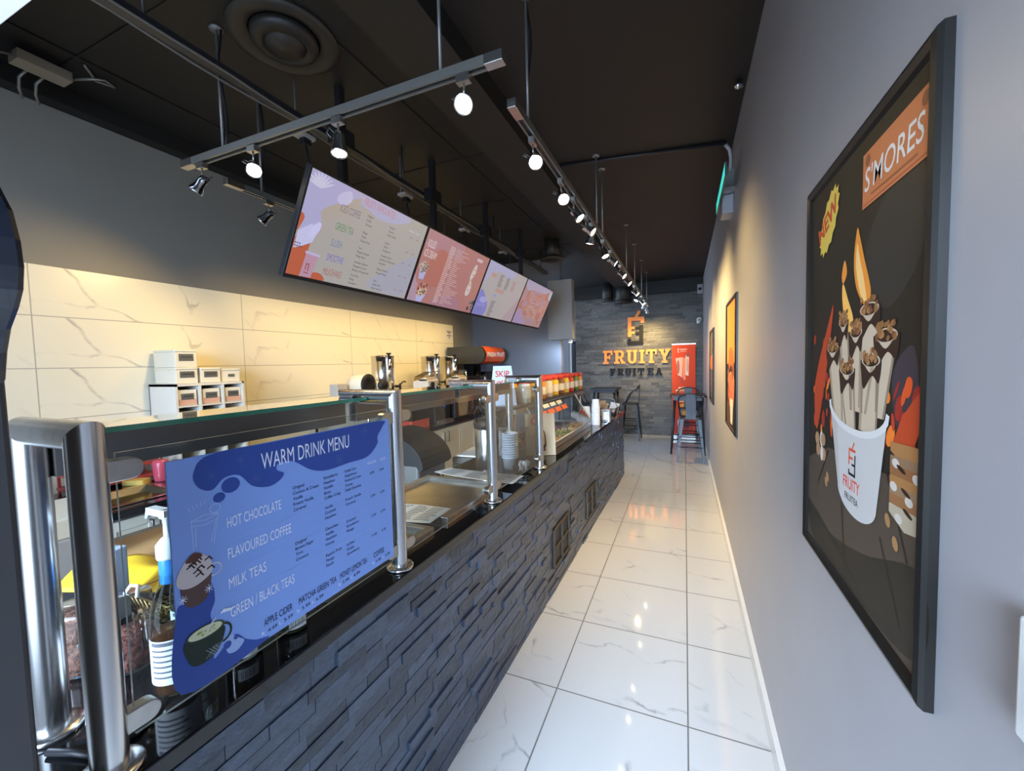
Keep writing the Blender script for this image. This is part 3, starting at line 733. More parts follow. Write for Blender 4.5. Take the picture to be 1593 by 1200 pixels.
# ------------------------------------------------------------------ airpot, cups, spoon bowl
t = thing('airpot', 'tall steel coffee airpot with black pump lid behind the paper', 'airpot', (-1.225, 2.45, .913))
MB().lathe([(.078, 0), (.080, .005), (.080, .255), (.076, .262)], seg=32).build('body', STEEL, t)
BL2 = M('black airpot lid', (.010, .011, .013), .5, spec=.3)
MB().lathe([(.079, .258), (.088, .268), (.090, .30), (.082, .322), (.05, .328)], seg=28).box(-.03, .10, -.03, .03, .285, .318).build('lid', BL2, t)
MB().cyl((0, 0, .326), (0, 0, .345), .03).build('pump_button', BL2, t)
MB().tube([(.075, -.03, .30), (.115, -.09, .25), (.12, -.10, .20), (.095, -.06, .15)], .012).build('spout', BL2, t)
MB().tube([(-.03, -.085, .31), (-.02, -.12, .38), (.0, -.10, .42), (.03, -.09, .35)], .010).build('handle', BL2, t)
CUP = M('white paper cup', (.70, .74, .80), .5)
def cup_mesh(r0, r1, h):
    return MB().lathe([(r0-.004, .004), (r0, 0), (r1, h), (r1+.004, h), (r1+.004, h+.006), (r1-.001, h+.006), (r1-.003, h), (r0-.002, .006)], seg=20)
first = None
for k in range(11):
    if first is None:
        first = cup_mesh(.040, .051, .075).build('paper_tub', CUP); tag(first, 'white paper tub in the nested stack beside the airpot', 'tub', 'nested white tubs beside the airpot'); o = first
    else: o = first.copy(); C.objects.link(o)
    o.location = (-1.055, 2.44, .9135 + k*.0155)
first = None
for k in range(12):
    if first is None:
        first = MB().lathe([(.047, 0), (.048, .005), (.045, .006), (.036, .095), (.033, .096), (.032, .093), (.043, .006)], seg=20).build('paper_cup', M('white cup', (.74, .78, .84), .5))
        tag(first, 'white paper cup in the upside-down stack on the far end of the counter', 'cup', 'stacked cups beside the napkin holder'); o = first
    else: o = first.copy(); C.objects.link(o)
    o.location = (-.895, 4.45, .9135 + k*.0165)
first = None
for k in range(8):
    if first is None:
        first = MB().lathe([(.05, 0), (.051, .005), (.048, .006), (.040, .085), (.036, .086), (.035, .083), (.046, .006)], seg=18).build('paper_cup', M('white cup', (.74, .78, .84), .5))
        tag(first, 'white paper cup in the shorter stack behind the glass display end', 'cup', 'shorter stack of cups by the glass display'); o = first
    else: o = first.copy(); C.objects.link(o)
    o.location = (-1.01, 4.50, .9135 + k*.015)
t = thing('spoon_bowl', 'shallow wire bowl on the counter holding white spoons', 'bowl', (-.935, 2.37, .913), 0)
mb = MB(); rb = []
for z, r in ((.004, .035), (.018, .058), (.032, .068)): mb.tube([(r*math.cos(2*PI*k/24), r*math.sin(2*PI*k/24), z) for k in range(24)], .0022, closed=True, seg=5)
for k in range(20):
    a = 2*PI*k/20; mb.tube([(.02*math.cos(a), .02*math.sin(a), .003), (.052*math.cos(a), .052*math.sin(a), .014), (.068*math.cos(a), .068*math.sin(a), .032)], .0018, seg=5)
mb.build('bowl', M('dark wire', (.03, .03, .03), .35, .8), t)
SP = M('white plastic spoon', (.72, .72, .70), .35)
sp0 = None
for k in range(9):
    a = 2*PI*k/9+.3; r = .030 if k % 2 else .014
    if sp0 is None:
        mb = MB().sphere((0, 0, .052), .016, seg=10, sq=(.95, .4, 1.3)); mb.box(-.004, .004, -.0015, .0015, .002, .04)
        sp0 = mb.build('plastic_spoon', SP); tag(sp0, 'white plastic spoon standing in the wire bowl', 'spoon', 'white spoons in the wire bowl'); o = sp0
    else: o = sp0.copy(); C.objects.link(o)
    o.location = (-.935+r*math.cos(a), 2.37+r*math.sin(a), .92); o.rotation_euler = (.55*math.cos(a+PI/2)*(r/.03), .55*math.sin(a+PI/2)*(r/.03), a)
o = MB()
for k in range(1):
    pts = []
    for j in range(9):
        z = j/8; r = .055*(1+.25*math.sin(z*3))*(1 if j < 7 else .7-.2*(j-7)); pts.append((r, .24*z))
    o.lathe(pts, seg=14)
o = o.build('plastic_bag', glass('crinkled clear film', (.80, .82, .84), .9, .12)); o.location = (-1.035, 2.66, .914)
tag(o, 'clear plastic bag of cups behind the spoon bowl', 'bag')
# ------------------------------------------------------------------ napkin holder and flyer basket at the far end
t = thing('napkin_holder', 'chrome napkin holder near the far end of the counter', 'napkin holder', (-.825, 4.70, .913), .05)
MB().rbox(-.052, .052, -.06, .06, 0, .15, .012).build('case', M('blue reflecting chrome', (.65, .7, .78), .12, 1.), t, bevel=.003)
MB().box(-.025, .025, -.063, -.058, .03, .12).build('napkins', PAPER, t)
t = thing('wire_basket', 'dark wire basket with a hoop handle at the far end of the counter', 'basket', (-.93, 5.30, .913))
mb = MB(); R4 = [(-.14, -.17), (.14, -.17), (.14, .17), (-.14, .17)]
for z, k in ((.005, .85), (.05, .93), (.10, 1.)): mb.tube([(x*k, y*k, z) for x, y in R4], .004, closed=True, seg=6)
for i in range(4):
    (x0, y0), (x1, y1) = R4[i], R4[(i+1) % 4]
    for j in range(8):
        f = j/8; x, y = x0+(x1-x0)*f, y0+(y1-y0)*f; mb.tube([(x*.85, y*.85, .005), (x, y, .10)], .0025, seg=5)
mb.build('basket', BLKM, t)
MB().tube([(-.14, 0, .10), (-.13, 0, .18), (-.02, 0, .23), (.10, 0, .20), (.14, 0, .10)], .005).build('handle', M('pale wire', (.25, .24, .22), .4, .6), t)
st = None
for k in range(14):
    if st is None:
        st = MB().box(-.003, .003, -.0015, .0015, 0, .19).build('stir_stick', M('wooden stir stick', (.48, .33, .18), .7)); tag(st, 'wooden stir stick standing in the wire basket', 'stir stick', 'stir sticks in the wire basket'); o = st
    else: o = st.copy(); C.objects.link(o)
    o.location = (-.95+random.uniform(-.03, .03), 5.20+random.uniform(-.03, .03), .92); o.rotation_euler = (random.uniform(-.1, .1), random.uniform(-.1, .1), random.random())
for k, (x, y, a, c, l) in enumerate(((-1.0, 5.24, .3, (.62, .40, .26), 'tan paper packet leaning in the wire basket beside the sticks'), (-.86, 5.36, -.5, (.66, .64, .62), 'white paper packet lying over the basket edge'), (-1.02, 5.40, .1, (.55, .42, .32), 'light brown packet at the back of the wire basket'))):
    o = MB().box(-.055, .055, -.012, .012, 0, .15, rot=(a, .2*k, 0), piv=(0, 0, 0)).build('paper_packet', M('packet %d' % k, c, .6)); o.location = (x, y, .925); tag(o, l, 'packet')
o = MB().box(-.09, .09, -.10, .10, 0, .006, rot=(0, 0, .3)).build('leaflet', M('dark leaflet', (.05, .04, .05), .4)); o.location = (-.87, 5.62, .914); tag(o, 'dark leaflet lying at the far corner of the worktop', 'leaflet')
# ================================================================== TOPPING DISPLAY WITH JARS
t = thing('topping_display', 'glass-fronted topping display with a shelf above, on the middle of the counter', 'display case', CO, CR)
SH0, SH1 = 2.74, 4.82
MB().box(-.62, -.285, SH0, SH1, 1.262, 1.284).build('overshelf', M('dark shelf steel', (.06, .06, .062), .3, .7), t, bevel=.003)
mb = MB().box(-.60, -.58, 2.98, 4.40, 1.22, 1.262)
mb.box(-.32, -.295, SH0+.02, SH1-.02, 1.225, 1.262); mb.build('shelf_rail', STEELH, t)
for x, y in ((-.58, 2.80), (-.33, 2.80), (-.58, 4.74), (-.33, 4.74)):
    MB().cyl((x, y, .914), (x, y, 1.262), .014).build('leg', STEEL, t)
mb = MB().box(-.57, -.115, 2.97, 4.40, .914, .925)
for a in ((-.57, -.545), (-.14, -.115)): mb.box(a[0], a[1], 2.97, 4.40, .925, .962)
for y in (2.97, 4.375): mb.box(-.545, -.14, y, y+.025, .925, .962)
mb.build('pan_well', STEELH, t, bevel=.002)
TOPC = [(.55, .08, .06), (.70, .60, .40), (.12, .05, .03), (.65, .35, .10), (.60, .55, .50), (.25, .35, .10), (.45, .10, .20), (.70, .66, .55), (.10, .04, .03), (.6, .45, .2)]
k = 0
for iy in range(5):
    for ix in range(2):
        x0, y0 = -.535+ix*.20, 3.005+iy*.27; mb = MB(); tc = M('topping %d' % k, TOPC[k], .7, bump=.8, nscale=120)
        mb.box(x0, x0+.185, y0, y0+.255, .926, .934, STEELH)
        for j in range(18):
            mb.sphere((x0+.02+random.random()*.145, y0+.02+random.random()*.215, .938+random.random()*.008), .018, tc, 8, (1, 1, .7))
        mb.build('topping_pan', None, t); k += 1
# slanting glass, end glass and their bright edges
mb = MB(); mb.faces([(-.118, 2.97, .962), (-.118, 4.40, .962), (-.300, 4.40, 1.262), (-.300, 2.97, 1.262)], [(0, 1, 2, 3)], CLEAR); mb.build('slanted_glass', CLEAR, t)
mb = MB()
for y in (2.97, 4.40): mb.faces([(-.118, y, .962), (-.300, y, 1.262), (-.57, y, 1.262), (-.57, y, .962)], [(0, 1, 2, 3)], CLEAR)
mb.build('end_glass', CLEAR, t)
mb = MB()
for y in (2.97, 4.40): mb.tube([(-.57, y, 1.262), (-.300, y, 1.262), (-.118, y, .962)], .006, GE2, 6)
mb.tube([(-.118, 2.97, .962), (-.118, 4.40, .962)], .006, GE2, 6); mb.build('glass_trim', GE2, t)
A = Art((-.297, 3.1, 1.257), (0, 1, 0), (.182, 0, -.30)); A.N = Vector((.86, 0, .51))
for k in range(4):
    A.rect(.02+k*.19, .02, .17+k*.19, .055, (.62, .66, .72), 4); A.rect(.06+k*.2, .075, .22+k*.2, .12, (.62, .14, .05), 4)
A.build('glass_stickers', t, world=False)
# jars
def jar(col, lidc, loc, label):
    t = thing('ingredient_jar', label, 'jar', loc, 0, 'red-lidded jars on the display shelf')
    MB().lathe([(.050, 0), (.056, .006), (.056, .135), (.047, .152), (.047, .160)], seg=18).build('jar_body', M('jar fill %.2f %.2f' % col[:2], col, .18, coat=.6), t)
    MB().lathe([(.051, .156), (.053, .160), (.053, .190), (.049, .194)], seg=18).build('lid', lidc, t)
    A = MB(); vs = []; n = 10
    for z in (.040, .108):
        for k in range(n+1):
            a = -1.35+1.9*k/n; vs.append((.0568*math.cos(a), .0568*math.sin(a), z))
    A.faces(vs, [(k, k+1, n+2+k, n+1+k) for k in range(n)], None, True); A.build('paper_label', M('jar label', (.62, .58, .48), .6), t)
    return t
REDL = M('red lid', (.55, .035, .02), .35)
names = {'amber': (.55, .22, .03), 'green': (.05, .20, .03), 'red': (.60, .03, .02), 'yellow': (.65, .42, .03), 'pale': (.52, .48, .40), 'orange': (.62, .20, .02), 'brown': (.16, .07, .03)}
order = ['pale', 'yellow', 'orange', 'pale', 'yellow', 'brown', 'yellow', 'red', 'green', 'amber']
ords = ['first', 'second', 'third', 'fourth', 'fifth', 'sixth', 'seventh', 'eighth', 'ninth', 'last']
for i, nm in enumerate(order):
    y = 3.06+i*.185; x = -.889+.016*y-.345
    jar(names[nm], REDL, (x, y, 1.2842), '%s jar with red lid, %s in the front row on the display shelf' % (nm, ords[i]))
order2 = ['yellow', 'red', 'pale', 'green', 'orange', 'yellow', 'brown', 'amber', 'red', 'pale']
for i, nm in enumerate(order2):
    y = 3.10+i*.18; x = -.889+.016*y-.48
    jar(names[nm], REDL, (x, y, 1.2842), '%s jar with red lid, %s in the back row on the display shelf' % (nm, ords[i]))
# delivery card and kraft sign
t = thing('table_card', 'white standing card with red SKIP lettering at the near end of the display shelf', 'sign', (-1.27, 2.83, 1.2845), .45)
MB().prism([(-.105, 0), (.105, 0), (.068, .30), (-.068, .30)], -.004, .004, frame=Matrix.Rotation(PI/2, 4, 'X')).box(-.05, .05, 0, .09, 0, .004).build('card', M('white card', (.44, .49, .58), .5), t)
A = Art((-.105, -.0042, 0), (1, 0, 0), (0, 0, 1)); A.text('SKIP', .052, .218, .044, (.50, .04, .015), 3, w=.106, bold=.02)
for v, w in ((.185, .05), (.172, .03), (.155, .06)): A.rect(.105-w/2, v, .105+w/2, v+.005, (.62, .25, .15), 3)
A.build('card_print', t, world=False)
t = thing('kraft_sign', 'kraft paper sign with a rolled ice cream picture standing behind the last guard post', 'sign', (-.985, 2.86, .9135), .45)
MB().box(-.11, .11, -.012, .012, 0, .31, rot=(-.18, 0, 0), piv=(0, 0, 0)).build('board', M('kraft board', (.52, .42, .28), .7), t)
A = Art((-.11, -.0125, 0), (1, 0, 0), (0, .178, .984)); A.N = Vector((0, -.984, .178))
A.ell(.085, .255, .045, .036, (.60, .10, .10), 3); A.ell(.085, .258, .03, .02, (.70, .45, .38), 4)
A.blob([(.09, .06), (.085, .14), (.105, .19), (.14, .18), (.15, .12), (.145, .06)], (.07, .04, .03), 3); A.blob([(.118, .08), (.115, .17), (.135, .17), (.14, .09)], (.62, .44, .20), 4)
A.ell(.118, .045, .03, .012, (.12, .05, .04), 4); A.build('sign_print', t, world=False)
# white boxes under the display shelf end
BX = M('white carton', (.66, .74, .84), .5)
for k in range(3):
    o = MB().rbox(-.07, .07, -.075, .075, 0, .062, .01).build('food_container', BX, bevel=.003); o.location = (-1.275, 2.83+.004*k, .9135+k*.0635)
    tag(o, 'white food container in the small stack under the shelf end, %s' % ('bottom one', 'middle one', 'top one')[k], 'container', 'white containers under the shelf end')
# ================================================================== BEHIND THE GLASS, NEAREST THE CAMERA
def bottle(label, x, y, liquid, lc, pump, tagged=False):
    t = thing('syrup_bottle', label, 'bottle', (x, y, .9135), 0, 'syrup bottles behind the blue menu board')
    gl = glass('bottle glass', (.80, .88, .86), .9, .02)
    MB().lathe([(.036, 0), (.040, .006), (.040, .165), (.034, .195), (.019, .235), (.016, .27), (.016, .290)], seg=24).build('glass_body', gl, t)
    MB().lathe([(.0355, .004), (.0375, .008), (.0375, liquid), (.001, liquid)], seg=20).build('syrup', M('syrup %.2f' % lc[0], lc, .1, trans=.2), t)
    mb = MB(); vs = []; n = 16
    for z in ((.012, .040) if tagged else (.03, .125)):
        for k in range(n+1):
            a = (-.9+1.1*k/n) if tagged else -2.6+3.4*k/n; vs.append((.0405*math.cos(a), .0405*math.sin(a), z))
    mb.faces(vs, [(k, k+1, n+2+k, n+1+k) for k in range(n)], None, True)
    lb = mb.build('paper_label', M('bottle label', (.72, .74, .76), .5), t)
    mb = MB(); im = M('label print', (.12, .13, .16), .6)
    for r in range(9 if tagged else 0):
        a = -.85+.1*r; w = .02+.02*(r % 2); mb.faces([(.0409*math.cos(q), .0409*math.sin(q), z) for q, z in ((a, .018), (a+w, .018), (a+w, .036), (a, .036))], [(0, 1, 2, 3)], im)
    for r in range(0 if tagged else 7):
        z = .114-.0115*r; vs = []
        for zz in (z, z+(.004 if r else .008)):
            for k in range(7):
                a = -1.55+1.5*k/6*(1 if r % 2 else .85); vs.append((.0409*math.cos(a), .0409*math.sin(a), zz))
        mb.faces(vs, [(k, k+1, 8+k, 7+k) for k in range(6)], im)
    mb.build('nutrition_print', im, lb)
    if pump:
        W2 = M('white pump', (.74, .80, .84), .35)
        mb = MB().lathe([(.020, .288), (.021, .292), (.021, .318), (.012, .330), (.006, .334), (.006, .372), (.012, .376), (.012, .388), (.005, .392)], seg=16)
        mb.box(-.055, .012, -.009, .009, .378, .392); mb.tube([(-.04, 0, .384), (-.062, 0, .382), (-.068, 0, .366)], .006); mb.build('pump', W2, t)
        MB().lathe([(.0168, .235), (.0175, .238), (.0175, .287), (.0168, .289)], seg=16).build('neck_wrap', M('blue neck wrap', (.03, .22, .62), .4), t)
    else: MB().lathe([(.018, .286), (.018, .310), (.016, .312)], seg=14).build('cap', WHT, t)
bottle('clear syrup bottle with white pump and blue neck, left of the blue menu board', -1.025, .505, .13, (.10, .035, .015), True)
bottle('tall syrup bottle standing just behind the one with the white pump', -1.105, .585, .05, (.14, .16, .06), False)
bottle('syrup bottle with a barcode label showing below the menu board, second along the glass', -.985, .625, .09, (.06, .03, .02), False, True)
bottle('greenish syrup bottle showing below the menu board, third along the glass', -.965, .745, .10, (.05, .06, .02), False, True)
def tub(label, x, y, r, h, col, lidc, fill=None):
    t = thing('storage_jar', label, 'jar', (x, y, .9135), 0)
    MB().lathe([(r*.92, 0), (r, .008), (r, h*.82), (r*.93, h*.9), (r*.93, h)], seg=24).build('jar_body', glass('jar plastic', (.85, .84, .82), .9, .05), t)
    if fill:
        mb = MB().lathe([(r*.9, .006), (r*.95, .012), (r*.95, h*fill), (.001, h*fill+.004)], seg=22); mb.build('contents', M('crumbs %.2f' % col[0], col, .85, noise=.9, nscale=90, bump=1.), t)
    if lidc: MB().lathe([(r*.98, h-.012), (r*1.0, h-.008), (r*1.0, h+.022), (r*.96, h+.026)], seg=24).build('lid', lidc, t)
    return t
tub('jar of dark biscuit crumbs with white lid, left of the steel posts', -1.46, .40, .060, .20, (.075, .035, .022), WHT, .78)
tub('jar of brown crumbs between the two near steel posts', -1.30, .465, .058, .15, (.10, .05, .035), None, .92)
t = tub('clear measuring jug of reddish syrup behind the near glass edge', -1.195, .505, .045, .17, (.14, .05, .04), None, .5)
MB().tube([(.044, 0, .14), (.075, -.01, .13), (.078, -.01, .07), (.044, 0, .05)], .006).build('handle', glass('jar plastic', (.85, .84, .82), .9, .05), t)
MB().tube([(-.02, .0, .165), (-.01, .01, .185), (.02, .01, .19), (.035, 0, .170)], .004).build('wire_loop', WHT, t)
t = thing('syrup_carton', 'white and blue carton standing between the two near steel posts', 'carton', (-1.485, .575, .9135), .3)
MB().rbox(-.045, .045, -.035, .035, 0, .20, .008).build('carton', M('blue white carton', (.32, .46, .66), .5), t, bevel=.003)
MB().cyl((0, 0, .2), (0, 0, .225), .016).build('cap', WHT, t)
# side table with a kraft covered board, cloth and basket
t = thing('prep_table', 'dark prep table meeting the near end of the counter, kraft board on it', 'table', (-1.86, .66, 0))
MB().box(-.36, .355, -.36, .50, .87, .905).build('table_top', M('dark table top', (.02, .022, .028), .25), t, bevel=.003)
for x, y in ((-.32, -.32), (.31, -.32), (-.32, .46), (.31, .46)): MB().box(x-.02, x+.02, y-.02, y+.02, 0, .87).build('leg', STEELH, t)
KR = M('brown kraft board', (.46, .27, .11), .65, noise=.12, nscale=9)
o = MB().box(-.25, .25, -.09, .17, 0, .022, rot=(0, 0, .04), piv=(0, 0, 0)).build('kraft_board', KR, bevel=.003); o.location = (-1.85, .875, .9055); tag(o, 'brown kraft covered board on the dark table behind the near posts', 'board')
mb = MB(); n = 12; vs = []
for j in range(n+1):
    for i in range(n+1):
        u, v = i/n, j/n; vs.append((u*.34-.17, v*.20-.10, .012+.020*math.sin(u*7+v*3)*math.sin(v*5)+.022*math.exp(-((v-.5)*4)**2)))
mb.faces(vs, [(j*(n+1)+i, j*(n+1)+i+1, (j+1)*(n+1)+i+1, (j+1)*(n+1)+i) for j in range(n) for i in range(n)], None, True)
o = mb.build('yellow_cloth', M('yellow cloth', (.78, .52, .015), .7)); sm = o.modifiers.new('thickness', 'SOLIDIFY'); sm.thickness = .006
o.location = (-1.645, .715, .93); o.rotation_euler = (0, 0, .35); tag(o, 'bright yellow cloth crumpled in front of the kraft board', 'cloth')
mb = MB()
for k in range(9):
    a = -.10+.0225*k; mb.tube([(a, -.07, .004), (a+.03, .07, .004)], .0022, seg=5); mb.tube([(-.10, -.07+.0175*k, .006), (.10, -.07+.0175*k, .006)], .0022, seg=5)
    mb.tube([(a, -.07, .004), (a-.01, -.085, .06)], .002, seg=5)
mb.tube([(-.11, -.085, .06), (.09, -.085, .06), (.12, .08, .06), (-.10, .08, .06)], .003, closed=True, seg=6)
o = mb.build('wire_tray', M('brassy wire', (.45, .32, .12), .35, .9)); o.location = (-1.36, .70, .9135); tag(o, 'small brassy wire tray under the yellow cloth', 'tray')
t = thing('label_printer', 'white boxy printer behind the two near steel posts', 'printer', (-2.07, .66, .906), 0)
WB = M('cream plastic', (.40, .35, .27), .5)
MB().rbox(-.13, .13, -.10, .10, .0, .13, .02).build('body', M('grey beige plastic', (.22, .20, .18), .5), t, bevel=.004)
MB().prism([(-.12, .13), (.12, .13), (.12, .20), (-.05, .235), (-.12, .22)], -.098, .098, frame=Matrix.Rotation(PI/2, 4, 'X')).build('cover', WB, t, bevel=.006)
MB().box(-.10, .10, -.104, -.099, .118, .126).build('paper_slot', BLK, t)
o = MB().tube([(-1.06, .318, .919), (-1.01, .335, .921), (-.97, .345, .92), (-.955, .40, .919), (-1.0, .47, .919)], .006).build('power_cable', BLK); tag(o, 'thin black cable lying on the worktop between the near posts', 'cable')
# dark stand closing the left edge of the photograph
t = thing('display_stand', 'tall dark stand with a rounded glossy head closing the left edge', 'stand', (-.822, .18, 0))
PD = M('dark grey panel', (.030, .030, .032), .5)
MB().rbox(-.17, .136, -.02, .02, .03, 1.69, .006).build('panel', PD, t, bevel=.002)
hd = [(.138, 1.590), (.150, 1.624), (.164, 1.648), (.186, 1.668), (.200, 1.686), (.206, 1.709), (.203, 1.737), (.192, 1.768), (.168, 1.797), (.13, 1.825), (.07, 1.845), (-.02, 1.85), (-.11, 1.845), (-.17, 1.825), (-.21, 1.79), (-.235, 1.75), (-.238, 1.70), (-.22, 1.66), (-.19, 1.62), (-.172, 1.58)]
GLB = M('glossy blue black', (.012, .017, .028), .25, coat=.4)
head = MB().prism(hd, -.020, .012, frame=Matrix.Rotation(PI/2, 4, 'X')).build('head', GLB, t, bevel=.006)
MB().prism([(x*.80, 1.585+(z-1.585)*.84) for x, z in hd], .012, .020, frame=Matrix.Rotation(PI/2, 4, 'X')).build('raised_face', M('matt blue black', (.02, .025, .035), .45), head, bevel=.004)
MB().rbox(-.22, .16, -.16, .05, 0, .03, .03).build('base', BLKM, t, bevel=.004)
# ================================================================== KITCHEN SIDE
BCX = -2.60
CAB = M('cream cabinet front', (.58, .54, .46), .45); CABB = M('cabinet carcass', (.30, .29, .27), .6); HND = M('dark bar handle', (.10, .10, .10), .3, .8)
def cabinet(i, y0, y1, label):
    t = thing('base_cabinet', label, 'cabinet', (BCX, (y0+y1)/2, 0), 0, 'cream base cabinets along the left wall')
    h = (y1-y0)/2
    MB().box(XL+.02-BCX, -.03, -h+.001, h-.001, .10, .868).build('carcass', CABB, t)
    MB().box(XL+.02-BCX, -.09, -h+.002, h-.002, 0, .10).build('plinth', BLKM, t)
    for s in (-1, 1):
        a, b = (-h+.004, -.003) if s < 0 else (.003, h-.004)
        mb = MB().box(-.029, -.012, a, b, .115, .855)
        mb.box(-.012, -.007, a, a+.05, .115, .855).box(-.012, -.007, b-.05, b, .115, .855).box(-.012, -.007, a+.05, b-.05, .115, .165).box(-.012, -.007, a+.05, b-.05, .805, .855)
        d = mb.build('door', CAB, t, bevel=.0015)
        y = s*.045
        MB().tube([(-.008, y, .70), (.018, y, .70), (.018, y, .82), (-.008, y, .82)], .006).build('handle', HND, d)
edges = [.40, 1.02, 1.50, 2.25, 3.0, 3.75, 4.50, 5.25]
place = ['nearest the camera, left of the sink', 'directly under the steel sink', 'under the pigeonhole unit', 'next right of the one under the pigeonhole unit', 'behind the dark ice bin', 'behind the airpot, two dark handles in view', 'last along the wall before the juicer']
for i in range(7): cabinet(i, edges[i], edges[i+1], 'cream two-door base cabinet, '+place[i])
t = thing('back_worktop', 'black worktop along the tiled left wall of the kitchen', 'worktop', (BCX, 2.9, 0))
mb = MB().box(XL+.013-BCX, .012, -2.55, -1.87, .870, .910); mb.box(XL+.013-BCX, .012, -1.47, 3.10, .870, .910)
mb.box(XL+.013-BCX, -.46, -1.87, -1.47, .870, .910); mb.box(-.09, .012, -1.87, -1.47, .870, .910)
mb.build('slab', GRAN, t, bevel=.003)
t = thing('kitchen_sink', 'shiny steel sink let into the back worktop behind the near posts', 'sink', (-2.87, 1.23, .911))
SK = M('sink steel', (.62, .56, .44), .18, 1.)
mb = MB(); a, b = .185, .20
for k, (x, y) in enumerate(((-a, -b), (a, -b), (a, b), (-a, b))): pass
o_ = [(-.20, -.215), (.20, -.215), (.20, .215), (-.20, .215)]; i_ = [(-.17, -.18), (.17, -.18), (.17, .18), (-.17, .18)]
vs = [(x, y, .004) for x, y in o_] + [(x, y, .004) for x, y in i_] + [(x*.93, y*.93, -.035) for x, y in i_]
fs = [(k, (k+1) % 4, 4+(k+1) % 4, 4+k) for k in range(4)] + [(4+k, 4+(k+1) % 4, 8+(k+1) % 4, 8+k) for k in range(4)] + [(8, 9, 10, 11)]
mb.faces(vs, fs); bw = mb.build('basin', SK, t)
MB().cyl((-.205, 0, 0), (-.205, 0, .05), .022).tube([(-.205, 0, .04), (-.205, 0, .22), (-.18, 0, .27), (-.12, 0, .28), (-.06, 0, .25), (-.055, 0, .22)], .010).build('faucet', CHROME, t)
t = thing('soap_bottle', 'pink soap pump bottle beside the sink', 'bottle', (-3.06, 1.50, .911))
MB().lathe([(.034, 0), (.036, .005), (.044, .115), (.038, .13), (.015, .138)], seg=18).build('body', M('pink soap', (.52, .07, .12), .3), t)
MB().lathe([(.013, .136), (.013, .155), (.005, .158), (.005, .18)], seg=12).box(-.006, .04, -.006, .006, .178, .188).build('pump', M('brass pump', (.40, .33, .20), .3, .8), t)
o = MB().rbox(-.06, .06, -.04, .04, 0, .03, .01).build('sponge', M('yellow sponge', (.62, .44, .12), .9), bevel=.004); o.location = (-3.12, 1.40, .911); o.rotation_euler = (0, 0, .5); tag(o, 'flat yellow sponge between the sink and the pink soap', 'sponge')
t = thing('dish_rack', 'red plastic rack against the tiles behind the sink', 'rack', (-3.24, 1.32, .911))
RDM = M('dull red plastic', (.38, .05, .04), .4)
for z in (.02, .10, .18): MB().box(-.09, .09, -.20, .22, z, z+.02).build('tray', RDM, t, bevel=.003)
for x, y in ((-.08, -.19), (.08, -.19), (-.08, .21), (.08, .21)): MB().box(x-.006, x+.006, y-.006, y+.006, 0, .20).build('upright', RDM, t)
# tall tea urn left of everything, brown canister
t = thing('steel_pot', 'steel pot on the back worktop seen between the dark stand and the post', 'pot', (-2.95, .75, .911))
MB().lathe([(.11, 0), (.115, .006), (.115, .18), (.12, .185)], seg=28).build('body', STEEL, t); MB().lathe([(.12, .186), (.09, .205), (.01, .212)], seg=28).build('lid', STEELH, t)
# pigeonhole unit with boxes
t = thing('pigeonhole_unit', 'white pigeonhole unit standing against the tiled wall', 'shelf unit', (-3.205, 1.835, .911))
PW = M('white board', (.66, .63, .56), .5)
x0, x1, y0, y1, zt = -.15, .145, -.227, .227, .605
mb = MB().box(x0, x1, y0, y0+.014, 0, zt).box(x0, x1, y1-.014, y1, 0, zt).box(x0, x1, y0, y1, zt-.016, zt+.001).box(x0, x1, y0, y1, 0, .014).box(x0, x0+.006, y0, y1, 0, zt)
mb.build('carcass', PW, t)
for k in (1, 2): y = y0+(y1-y0)*k/3; MB().box(x0+.006, x1, y-.006, y+.006, .014, zt-.016).build('divider', PW, t)
for k in (1, 2, 3): z = zt*k/4; MB().box(x0+.006, x1-.001, y0+.014, y1-.014, z-.005, z+.005).build('shelf', PW, t)
BXM = M('white plastic box', (.70, .66, .55), .45); LBL = M('grey box label', (.10, .10, .095), .6); PINK = M('pink contents band', (.62, .36, .26), .5)
def sbox(label, loc, d, w, h, lid=True, front=None, lab=True, tilt=False):
    t = thing('storage_box', label, 'box', loc, 0, 'white labelled boxes on the pigeonhole unit')
    MB().prism([(-d/2, -w/2*.95), (d/2, -w/2*.95), (d/2, w/2*.95), (-d/2, w/2*.95)], 0, h-(.014 if lid else 0)).build('box_body', BXM, t, bevel=.003)
    if lid: MB().rbox(-d/2-.004, d/2+.004, -w/2, w/2, h-.014, h, .008).build('lid', BXM, t, bevel=.003)
    if front: MB().box(d/2-.001, d/2+.002, -w/2*.9, w/2*.9, .004, h*.40).build('front_band', front, t)
    if lab:
        q = MB().box(d/2-.001, d/2+.0022, -w*.32, w*.32, h*.36, h*.76).build('label_plate', LBL, t)
        A = Art((d/2+.0024, -w*.32, h*.36), (0, 1, 0), (0, 0, 1)); ww = w*.64; hh = h*.40
        A.line([(ww*.12+ww*.76*k/9, hh*(.42+.13*((k*7) % 3))) for k in range(10)], .0035, (.02, .02, .02), 3); A.build('scribble', q, world=False)
zb = 1.5175
sbox('white lidded box, left one of the row on top of the pigeonhole unit', (-3.21, 1.70, zb), .24, .138, .108)
sbox('white lidded box, middle one of the row on top of the pigeonhole unit', (-3.21, 1.85, zb), .24, .138, .104)
sbox('white lidded box with a small tag, right one of the row above the pigeonholes', (-3.21, 1.995, zb), .22, .140, .095, lab=False)
A = None
o = MB().box(-3.0995, -3.0965, 1.975, 2.02, zb+.035, zb+.055).build('box_tag', LBL); tag(o, 'small grey tag on the right box of the top row', 'tag')
sbox('white lidded box alone on top of the left box above the pigeonhole unit', (-3.21, 1.70, zb+.109), .24, .138, .118)
cw = .454/3
